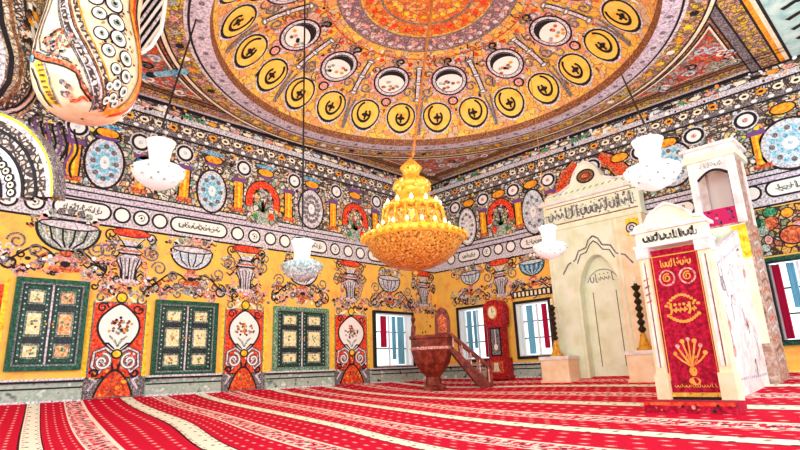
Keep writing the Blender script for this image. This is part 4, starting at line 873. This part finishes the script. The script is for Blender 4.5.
# ================================================================== long-case clock
e = empty('longcase_clock', (2.35, -.3, 0), 'red long-case clock with round cream dial standing between the two far windows', 'clock')
CLF = lambda u, v, h: (2.35 + u, -.13 - h, v)
mb = MB(); mb.prism([(-.3, -.02), (.3, -.02), (.3, .5), (-.3, .5)], CLF, 0, .3, 'cabinet_red'); mb.prism([(-.34, -.03), (.34, -.03), (.34, .06), (-.34, .06)], CLF, 0, .33, 'cabinet_red'); mb.prism([(-.2, .12), (.2, .12), (.2, .42), (-.2, .42)], CLF, .3, .315, 'rust'); mb.prism([(-.09, .16), (.09, .16), (.06, .38), (-.06, .38)], CLF, .315, .322, 'cream'); mb.build('base', e)
mb = MB(); mb.prism([(-.22, .5), (.22, .5), (.22, 1.35), (-.22, 1.35)], CLF, 0, .25, 'cabinet_red'); mb.prism([(-.27, 1.3), (.27, 1.3), (.27, 1.36), (-.27, 1.36)], CLF, 0, .3, 'cabinet_red'); mb.build('trunk', e)
mb = MB(); rectframe(mb, CLF, -.17, .17, .55, 1.28, .035, .25, .27, 'line_dark'); mb.prism([(-.135, .585), (.135, .585), (.135, 1.245), (-.135, 1.245)], CLF, .25, .256, 'line_grey'); d = mb.build('door', e)
mb = MB(); mb.prism([(-.008, .8), (.008, .8), (.008, 1.24), (-.008, 1.24)], CLF, .258, .264, 'white'); mb.prism([(.06 * math.cos(k * .52), .78 + .08 * math.sin(k * .52)) for k in range(12)], CLF, .258, .268, 'cream'); o = mb.build('pendulum', e); tag(o, 'pale pendulum behind the door')
mb = MB(); mb.prism([(-.3, 1.36), (.3, 1.36), (.32, 1.75)] + [(.32 * math.cos(t), 1.75 + .27 * math.sin(t)) for t in [math.pi * i / 12 for i in range(1, 12)]] + [(-.32, 1.75)], CLF, 0, .3, 'cabinet_red'); mb.build('hood', e)
mb = MB(); mb.prism([(.15 * math.cos(k * .2618), 1.68 + .18 * math.sin(k * .2618)) for k in range(24)], CLF, .3, .32, 'gold'); mb.prism([(.12 * math.cos(k * .2618), 1.68 + .15 * math.sin(k * .2618)) for k in range(24)], CLF, .32, .328, 'cream'); dl = mb.build('dial', e)
mb = MB(); mb.prism([(-.008, 1.68), (.008, 1.68), (.004, 1.79), (-.004, 1.79)], CLF, .33, .334, 'line_dark'); mb.prism([(0, 1.672), (.07, 1.7), (.07, 1.71), (0, 1.688)], CLF, .33, .334, 'line_dark'); mb.build('hand', e)
mb = MB(); mb.prism([(-.04, 2.0), (.04, 2.0), (.06, 2.06), (0, 2.14), (-.06, 2.06)], CLF, .1, .2, 'gold'); mb.build('finial', e)

# ================================================================== chandelier
CH = Vector((4.64, -5.75, 2.42)); hook = Vector((5.3, -5.55, 7.45))
e = empty('chandelier', CH - Vector((0, 0, .45)), 'huge gilded chandelier of bead tiers hanging from the middle of the dome', 'chandelier')
top = CH + Vector((.05, .0, 1.55))
mb = MB(); mb.tube([hook, top], .022, 'chain_gold', 8)
nl = 22
for i in range(nl): q = hook.lerp(top, (i + .5) / nl); mb.lathe([(0, -.05), (.035, -.02), (.035, .02), (0, .05)], q, 'chain_gold', 8)
mb.lathe([(0.02, -.12), (.12, -.02), (.14, 0.03)], hook, 'gold', 16); mb.build('chain', e)
mb = MB(); mb.lathe([(.0, -.5), (.1, -.49), (.3, -.45), (.52, -.36), (.7, -.22), (.8, -.06), (.84, 0.0)], CH, 'gold_beads', 48, flute=.012, nf=24); mb.build('bead_bowl', e)
mb = MB(); mb.lathe([(.84, -.0), (.88, .02), (.88, .1), (.84, .13), (.78, .12), (.78, .02)], CH, 'gold_bright', 48)
for i in range(36): a = i * math.pi / 18; mb.lathe([(0, -.05), (.03, -.02), (.03, .02), (0, .05)], CH + Vector((.9 * math.cos(a), .9 * math.sin(a), .06)), 'gold', 6)
mb.build('rim', e)
mb = MB(); mb.lathe([(.0, -.6), (.03, -.57), (.05, -.53), (.02, -.5)], CH, 'gold', 12); mb.build('drop', e)
mb = MB(); mb.lathe([(.5, .12), (.56, .16), (.5, .32), (.53, .42), (.5, .5), (.4, .54), (.34, .56)], CH, 'gold_beads', 32, flute=.03, nf=16)
for i in range(18): a = i * math.pi / 9; mb.tube([CH + Vector((.72 * math.cos(a), .72 * math.sin(a), .1)), CH + Vector((.57 * math.cos(a), .57 * math.sin(a), .3)), CH + Vector((.52 * math.cos(a), .52 * math.sin(a), .55))], .022, 'gold', 5)
mb.build('lower_tier', e)
mb = MB(); mb.lathe([(.36, .52), (.46, .58), (.48, .66), (.4, .72), (.32, .78), (.26, .9), (.3, .96), (.34, 1.02), (.3, 1.1), (.2, 1.16), (.13, 1.2), (.16, 1.3), (.2, 1.36), (.14, 1.42), (.07, 1.5), (.02, 1.56)], CH, 'gold', 32, flute=.05, nf=12); mb.build('upper_tier', e)
for ring_r, ring_z, cnt, s in ((.48, .6, 12, .8), (.3, .98, 8, .6), (.62, .2, 16, .7)):
    for i in range(cnt):
        a = 2 * math.pi * i / cnt + .2; c = CH + Vector((ring_r * math.cos(a), ring_r * math.sin(a), ring_z))
        mb = MB(); mb.lathe([(.02 * s, -.1 * s), (.07 * s, -.06 * s), (.09 * s, .0), (.05 * s, .03 * s), (.035 * s, .04 * s)], c, 'gold', 10); 
        c0 = CH + Vector((ring_r * .55 * math.cos(a), ring_r * .55 * math.sin(a), ring_z + .02)); mb.tube([c0, (c + c0) / 2 - Vector((0, 0, .05)), c], .015, 'gold', 5)
        arm = mb.build('candle_arm', e)
        mb = MB(); mb.lathe([(.035 * s, .04 * s), (.045 * s, .09 * s), (.03 * s, .14 * s), (0, .18 * s)], c, 'bulb', 8); bl = mb.build('bulb'); bl.parent = arm; bl.matrix_parent_inverse = (Matrix.Translation(e.location) @ arm.matrix_parent_inverse).inverted()
def point(name, loc, power, col=(1, .9, .72), r=.3):
    d = bpy.data.lights.new(name, 'POINT'); d.energy = power; d.color = col; d.shadow_soft_size = r; o = bpy.data.objects.new(name, d); COL.objects.link(o); o.location = loc
for i in range(4): a = i * math.pi / 2 + .7; point('chandelier_light', CH + Vector((1.7 * math.cos(a), 1.7 * math.sin(a), .9)), 55)

# ================================================================== hanging glass lamps
def ray(px, py, dep):
    d = FW * 537.93 + RT * (px - 400) + UP * (225 - py); return CPOS + d / 537.93 * dep
def glass_lamp(c, s, hk, label, k=1):
    c = Vector(c); e = empty('hanging_lamp', c - Vector((0, 0, .22 * s)), label, 'lamp', 'white glass hanging lamps')
    mb = MB(); mb.lathe([(0, -.25 * s), (.1 * s, -.24 * s), (.3 * s, -.14 * s), (.42 * s, .02 * s), (.44 * s, .12 * s), (.36 * s, .17 * s), (.2 * s, .2 * s)], c, 'lamp_glass_tint' if k == 2 else 'lamp_glass', 28, flute=.03, nf=14); mbb = mb
    mb = MB(); mb.lathe([(.2 * s, .2 * s), (.17 * s, .3 * s), (.2 * s, .5 * s), (.26 * s, .64 * s), (.24 * s, .65 * s), (.15 * s, .5 * s), (.14 * s, .3 * s)], c, 'lamp_glass', 24); mb.build('chimney', e)
    mb = mbb
    rr = lambda v: {0: .43, 1: .36, 2: .27}[v]
    for j, v in enumerate((.04, -.07, -.14)):
        for i in range(9):
            a = i * 2 * math.pi / 9 + j * .35; R_ = (rr(j) + .035) * s; q = c + Vector((R_ * math.cos(a), R_ * math.sin(a), v * s))
            mb.lathe([(0, -.03 * s), (.025 * s, 0), (0, .03 * s)], q, 'grey_green' if i % 3 else 'pale_grey', 6)
    mb.build('bowl', e)
    mb = MB(); mb.tube([Vector(hk), c + Vector((0, 0, .95 * s))], .005 if abs(hk[0] - c.x) < .01 else .016, 'chain_gold' if abs(hk[0] - c.x) < .01 else 'cable', 6)
    for i in range(3): a = i * 2.094; mb.tube([c + Vector((.25 * s * math.cos(a), .25 * s * math.sin(a), .64 * s)), c + Vector((0, 0, .95 * s))], .006, 'cable', 4)
    mb.build('cable', e)
    point('lamp_light', c + Vector((0, 0, .8 * s)), 25, (1, 1, .98), .2)
def hk_(q): return (q.x, q.y, dz(math.hypot(q.x - DX, q.y - DY)) - .01)
glass_lamp(ray(158, 176, 7.2), .76, (3.2, -9.2, 5.99), 'large white glass hanging lamp at upper left before the blue oval medallions')
glass_lamp(ray(653, 176, 7.4), .82, (7.16, -1.96, 5.99), 'large white glass hanging lamp at upper right beside the niche crest')
glass_lamp(ray(302, 270, 8.4), .72, hk_(ray(302, 266, 8.4)), 'small glass hanging lamp with pale blue bowl left of the chandelier', 2)
glass_lamp(ray(550, 250, 8.2), .56, hk_(ray(550, 248, 8.2)), 'small white glass hanging lamp left of the niche, right of the chandelier')

# ================================================================== GALLERY at upper left
GC = ray(82, 119, 6.2)
gb_ = empty('gallery_bay', GC, 'bulging cream painted gallery bay with rose and roundels at the upper left', 'balcony', 'painted bays of the gallery')
prof = [(0, 0.02), (.02, .2), (.06, .33), (.12, .42), (.2, .49), (.32, .55), (.46, .59), (.62, .61), (.8, .605), (1.0, .585), (1.25, .55), (1.6, .52), (2.4, .56)]
def gr(z):
    for (z0, r0), (z1, r1) in zip(prof, prof[1:]):
        if z <= z1: return r0 + (r1 - r0) * (z - z0) / (z1 - z0)
    return .56
def bay(C0, root, ground, k=1.0):
    F0 = math.degrees(math.atan2(CPOS.y - C0.y, CPOS.x - C0.x))
    def GF(u, z, h):
        r = gr(z) * k; a = math.radians(u + F0); return (C0.x + (r + h) * math.cos(a), C0.y + (r + h) * math.sin(a), C0.z + z * k - h * (.9 if z < .3 else .2))
    Z = [0, .01, .02, .04, .06, .09, .12, .16, .2, .26, .32, .4, .5, .6, .7, .8, .9, 1.0, 1.2, 1.4, 1.6, 2.0, 2.4]
    mb = MB(); mb.grid([[GF(u, z, 0) for u in range(0, 360, 6)] for z in Z], ground, True, True); mb.build('bay_shell', root)
    return GF
def zs_(z): return z - .17 * min(1, z / .34)
def gline(mb, GF, pts, w_, m, l):
    pts = [(a, zs_(b_)) for a, b_ in pts]
    """painted band of width w_ metres through (angle, height) points"""
    P_ = []
    for (a, b_), nxt in zip(pts, pts[1:]):
        for i in range(6): t = i / 6; P_.append((a + (nxt[0] - a) * t, b_ + (nxt[1] - b_) * t))
    P_.append(pts[-1]); rows = [[], []]
    for i, (u, z) in enumerate(P_):
        u0, z0 = P_[max(i - 1, 0)]; u1, z1 = P_[min(i + 1, len(P_) - 1)]; r = max(gr(z), .12); dx = math.radians(u1 - u0) * r; dy = (z1 - z0); d = math.hypot(dx, dy) or 1
        ox, oy = -dy / d * w_ / 2, dx / d * w_ / 2
        rows[0].append(GF(u + math.degrees(ox / r), z + oy, l * .004)); rows[1].append(GF(u - math.degrees(ox / r), z - oy, l * .004))
    mb.grid(rows, m, True)
def gdot(mb, GF, u, z, ru, rv, m, l, n=10):
    z = zs_(z)
    r = max(gr(z), .15); mb.face([GF(u + math.degrees(ru * math.cos(t) / r), z + rv * math.sin(t), l * .004) for t in [i * 2 * math.pi / n for i in range(n)]], m)
GF = bay(GC, gb_, 'bay_cream', .93)
mb = MB(); G = lambda *a: gline(mb, GF, *a)
D1 = [(-48, 2.1), (-42, 1.6), (-36, 1.38), (-24, 1.05), (-8, .75), (6, .5), (18, .25), (26, .1)]
G(D1, .12, 'line_dark', 1); G(D1, .1, 'pale_grey', 2); G([(a - 1, b) for a, b in D1], .055, 'orn_dots', 3); G([(a - 7, b - .02) for a, b in D1], .02, 'line_grey', 2); G([(a + 7, b + .02) for a, b in D1], .025, 'brown', 2)
G([(a + 14, b) for a, b in D1[1:]], .05, 'orn_dots', 1.5); G([(a + 18, b) for a, b in D1[1:]], .018, 'orange', 2)
G([(46, 2.0), (46, 1.6), (58, 1.3), (66, 1.0), (70, .7), (68, .45), (62, .25), (50, .1)], .07, 'orange', 2); G([(52, 2.0), (52, 1.6), (64, 1.3), (74, 1.0), (78, .7), (78, .45), (74, .25), (64, .1)], .05, 'red', 2); G([(42, 2.0), (42, 1.6), (53, 1.3), (60, 1.0), (63, .7), (60, .45), (54, .25)], .02, 'brown', 3); G([(58, 2.0), (58, 1.6), (70, 1.3), (82, 1.0), (87, .7), (88, .45), (84, .25)], .04, 'line_dark', 3)
for i, (u, z, s_) in enumerate([(4, 1.34, 1), (24, 1.3, 1.3), (8, 1.06, 1), (27, 1.08, 1.25), (17, .86, .95), (38, .86, 1.1), (28, .67, .8), (42, .64, .9), (34, .5, .7), (46, .47, .7), (36, .36, .6), (44, .3, .5), (26, .45, .5), (30, .28, .5), (-2, 1.55, 1.1), (20, 1.56, 1.3), (-6, 1.8, 1.1), (16, 1.84, 1.3)]):
    gdot(mb, GF, u, z, .088 * s_, .1 * s_, 'line_dark', 3, 14); gdot(mb, GF, u, z, .072 * s_, .083 * s_, 'white', 4, 14); gdot(mb, GF, u, z, .038 * s_, .044 * s_, 'grey_green', 5, 8); gdot(mb, GF, u, z, .018 * s_, .02 * s_, 'line_dark', 6, 6)
S1_ = [(-70, .82), (-62, .74), (-48, .66), (-34, .62), (-22, .58), (-12, .53), (-8, .46), (-6, .4), (0, .32), (10, .22)]
G(S1_, .05, 'rust', 3); G([(a, b - .04) for a, b in S1_], .02, 'line_dark', 4); G([(a, b + .045) for a, b in S1_], .02, 'orn_dots', 3)
G([(-58, 1.6), (-60, 1.2), (-60, .95), (-54, .78), (-40, .7), (-20, .64)], .025, 'line_grey', 2)
for i in range(90):
    a = random.uniform(0, 6.28); q_ = .12 + .88 * random.random(); gdot(mb, GF, -34 + 19 * q_ * math.cos(a), .86 + .17 * q_ * math.sin(a), .022, .02, rnd('line_grey', 'line_dark', 'grey_green', 'brown', 'rust', 'pink'), 4 + random.random(), 6)
for u, z in ((-28, .4), (-22, .36), (-24, .24), (-30, .25)): gdot(mb, GF, u, z, .035, .03, 'line_grey', 4, 7); gdot(mb, GF, u + 3, z - .02, .02, .018, 'pink', 5, 6)
G([(-24, .14), (-10, .16), (-4, .22), (6, .18)], .025, 'rust', 4)
for o_, w_, m in ((-84, .05, 'line_grey'), (-78, .05, 'line_dark'), (-73, .03, 'white'), (-68, .035, 'brown')): G([(o_, 1.6), (o_, 1.1), (o_ + 2, .8), (o_ + 6, .72)], w_, m, 2)
G([(-60, .66), (-54, .5), (-54, .3), (-62, .12)], .11, 'yellow', 2)
for i in range(9): z = .14 + .058 * i; G([(-62 + 4, z), (-50, z - .01)], .022, 'brown', 3)
G([(-48, .6), (-44, .45), (-46, .25), (-50, .12)], .02, 'line_grey', 3); G([(-72, .62), (-66, .45), (-68, .25), (-76, .12)], .03, 'line_dark', 3)
gdot(mb, GF, -68, .72, .05, .05, 'blue', 5, 8)
for i in range(90):
    u_ = random.uniform(8, 52); gdot(mb, GF, u_, random.uniform(.25, 1.6), .018, .018, rnd('brown', 'line_grey', 'orange', 'line_dark'), 1.5, 6)
mb.build('painted_bands', gb_)
G2 = ray(-24, 116, 6.0)
gb2 = empty('gallery_bay', G2, 'grey scroll painted gallery bay cut by the upper left edge of the picture', 'balcony', 'painted bays of the gallery')
GF2 = bay(G2, gb2, 'orn_gallery', .9)
mb = MB()
for o_, w_, m in ((70, .05, 'line_dark'), (62, .06, 'white'), (54, .04, 'line_dark'), (44, .1, 'orn_dots'), (34, .04, 'brown'), (22, .06, 'line_dark'), (12, .08, 'pale_grey')):
    gline(mb, GF2, [(o_ - 24, 1.7), (o_ - 14, 1.2), (o_, .8), (o_ + 4, .5), (o_, .25), (o_ - 12, .08)], w_, m, 2)
for i in range(16): gdot(mb, GF2, random.uniform(25, 50), random.uniform(.9, 1.6), .05, .05, rnd('line_dark', 'orange', 'brown', 'white'), 4, 8)
mb.build('painted_bands', gb2)
# gallery deck above
mb = MB(); mb.box(GC.x - .5, GC.x + .5, GC.y - .5, GC.y + .5, GC.z + 2.24, GC.z + 2.5, 'bay_cream'); mb.build('deck', gb_)
# arch of the lower gallery
ga_c = ray(-40, 198, 5.4)
ga = empty('gallery_arch', ga_c, 'grey and cream banded arch of the gallery at the left edge', 'arch')
def AF(r, a, h): 
    q_ = ga_c + RT.normalized() * (r * math.cos(a)) + Vector((0, 0, 1)) * (r * math.sin(a)); d_ = Vector((FW.x, FW.y, 0)).normalized(); q_ = q_ - d_ * h; return tuple(q_)
def band(r0, r1, h, m, nm='band'):
    mb = MB(); n = 28; A = [math.radians(0 + 150 * i / n) for i in range(n + 1)]
    sc_ = lambda r, a: r * (1 + .0 * math.cos(4 * a))
    mb.grid([[AF(sc_(r0, a), a, h) for a in A], [AF(sc_(r1, a), a, h) for a in A]], m, False)
    mb.grid([[AF(sc_(r1, a), a, h) for a in A], [AF(sc_(r1, a), a, -.12) for a in A]], m, False); mb.grid([[AF(sc_(r0, a), a, h) for a in A], [AF(sc_(r0, a), a, -.12) for a in A]], m, False)
    return mb
S_ = 5.4 / 537.93
mb = band(96 * S_, 98 * S_, .06, 'line_grey')
for r0, r1, h, m in ((93, 96, .05, 'yellow'), (88, 93, .045, 'pale_grey'), (80, 88, .05, 'orn_dots'), (77, 80, .06, 'line_dark'), (66, 77, .03, 'orn_dots'), (63, 66, .04, 'line_dark'), (60, 63, .05, 'white')):
    m2 = band(r0 * S_, r1 * S_, h, m); b0 = len(mb.v); mb.v += m2.v; mb.f += [tuple(i + b0 for i in f) for f in m2.f]; mb.m += [mb.mi(m)] * len(m2.f); mb.sm += m2.sm
mb.build('outer_moulding', ga)
mb = band(42 * S_, 60 * S_, .0, 'pale_grey')
for i in range(16):
    a = math.radians(6 + 9.2 * i)
    cc_ = Vector(AF(51 * S_, a, .01)); 
    for rr_, m, h in ((.055, 'line_dark', .008), (.035, 'cream', .014), (.015, 'line_dark', .02)):
        mb.face([tuple(Vector(AF(51 * S_ + rr_ * math.cos(t), a, h)) + Vector((0, 0, 0))) if False else AF(math.hypot(51 * S_ * math.cos(a) + rr_ * math.cos(t), 51 * S_ * math.sin(a) + rr_ * math.sin(t)), math.atan2(51 * S_ * math.sin(a) + rr_ * math.sin(t), 51 * S_ * math.cos(a) + rr_ * math.cos(t)), h) for t in [k * .785 for k in range(8)]], m)
mb.build('dotted_band', ga)
mb = band(36 * S_, 42 * S_, .03, 'line_dark'); m2 = band(28 * S_, 36 * S_, .02, 'cream'); b0 = len(mb.v); mb.v += m2.v; mb.f += [tuple(i + b0 for i in f) for f in m2.f]; mb.m += [mb.mi('cream')] * len(m2.f); mb.sm += m2.sm
mb.build('inner_moulding', ga)
# slatted screen beside the bay
sl = empty('slatted_screen', tuple(ray(142, 30, 7.6)), 'dark slatted wooden screen with white slats beside the gallery bay', 'screen')
def Q(px, py, h=0): return tuple(ray(px, py, 7.6 - h))
OUT = [(112, 46), (137, 56), (151, 46), (161, 30), (165, 4), (165, -30), (118, -40)]
mb = MB(); mb.face([Q(*q) for q in OUT], 'line_dark'); mb.face([Q(*q, -.06) for q in OUT], 'line_dark')
mb.tube([Q(*q, .03) for q in OUT[:6]], .03, 'white', 6)
mb.build('frame', sl)
def inside(x, y):
    c = False
    for (x0, y0), (x1, y1) in zip(OUT, OUT[1:] + OUT[:1]):
        if (y0 > y) != (y1 > y) and x < (x1 - x0) * (y - y0) / (y1 - y0) + x0: c = not c
    return c
for i in range(14):
    y0 = 92 - 10.5 * i; pts_ = [(112 + 54 * t / 40, y0 - 74 * t / 40) for t in range(41)]; pts_ = [q for q in pts_ if inside(*q)]
    if len(pts_) > 3: mb = MB(); mb.tube([Q(*pts_[0], .03), Q(*pts_[-1], .03)], .026, 'pale_grey' if i % 2 else 'white', 4); mb.build('slat', sl)
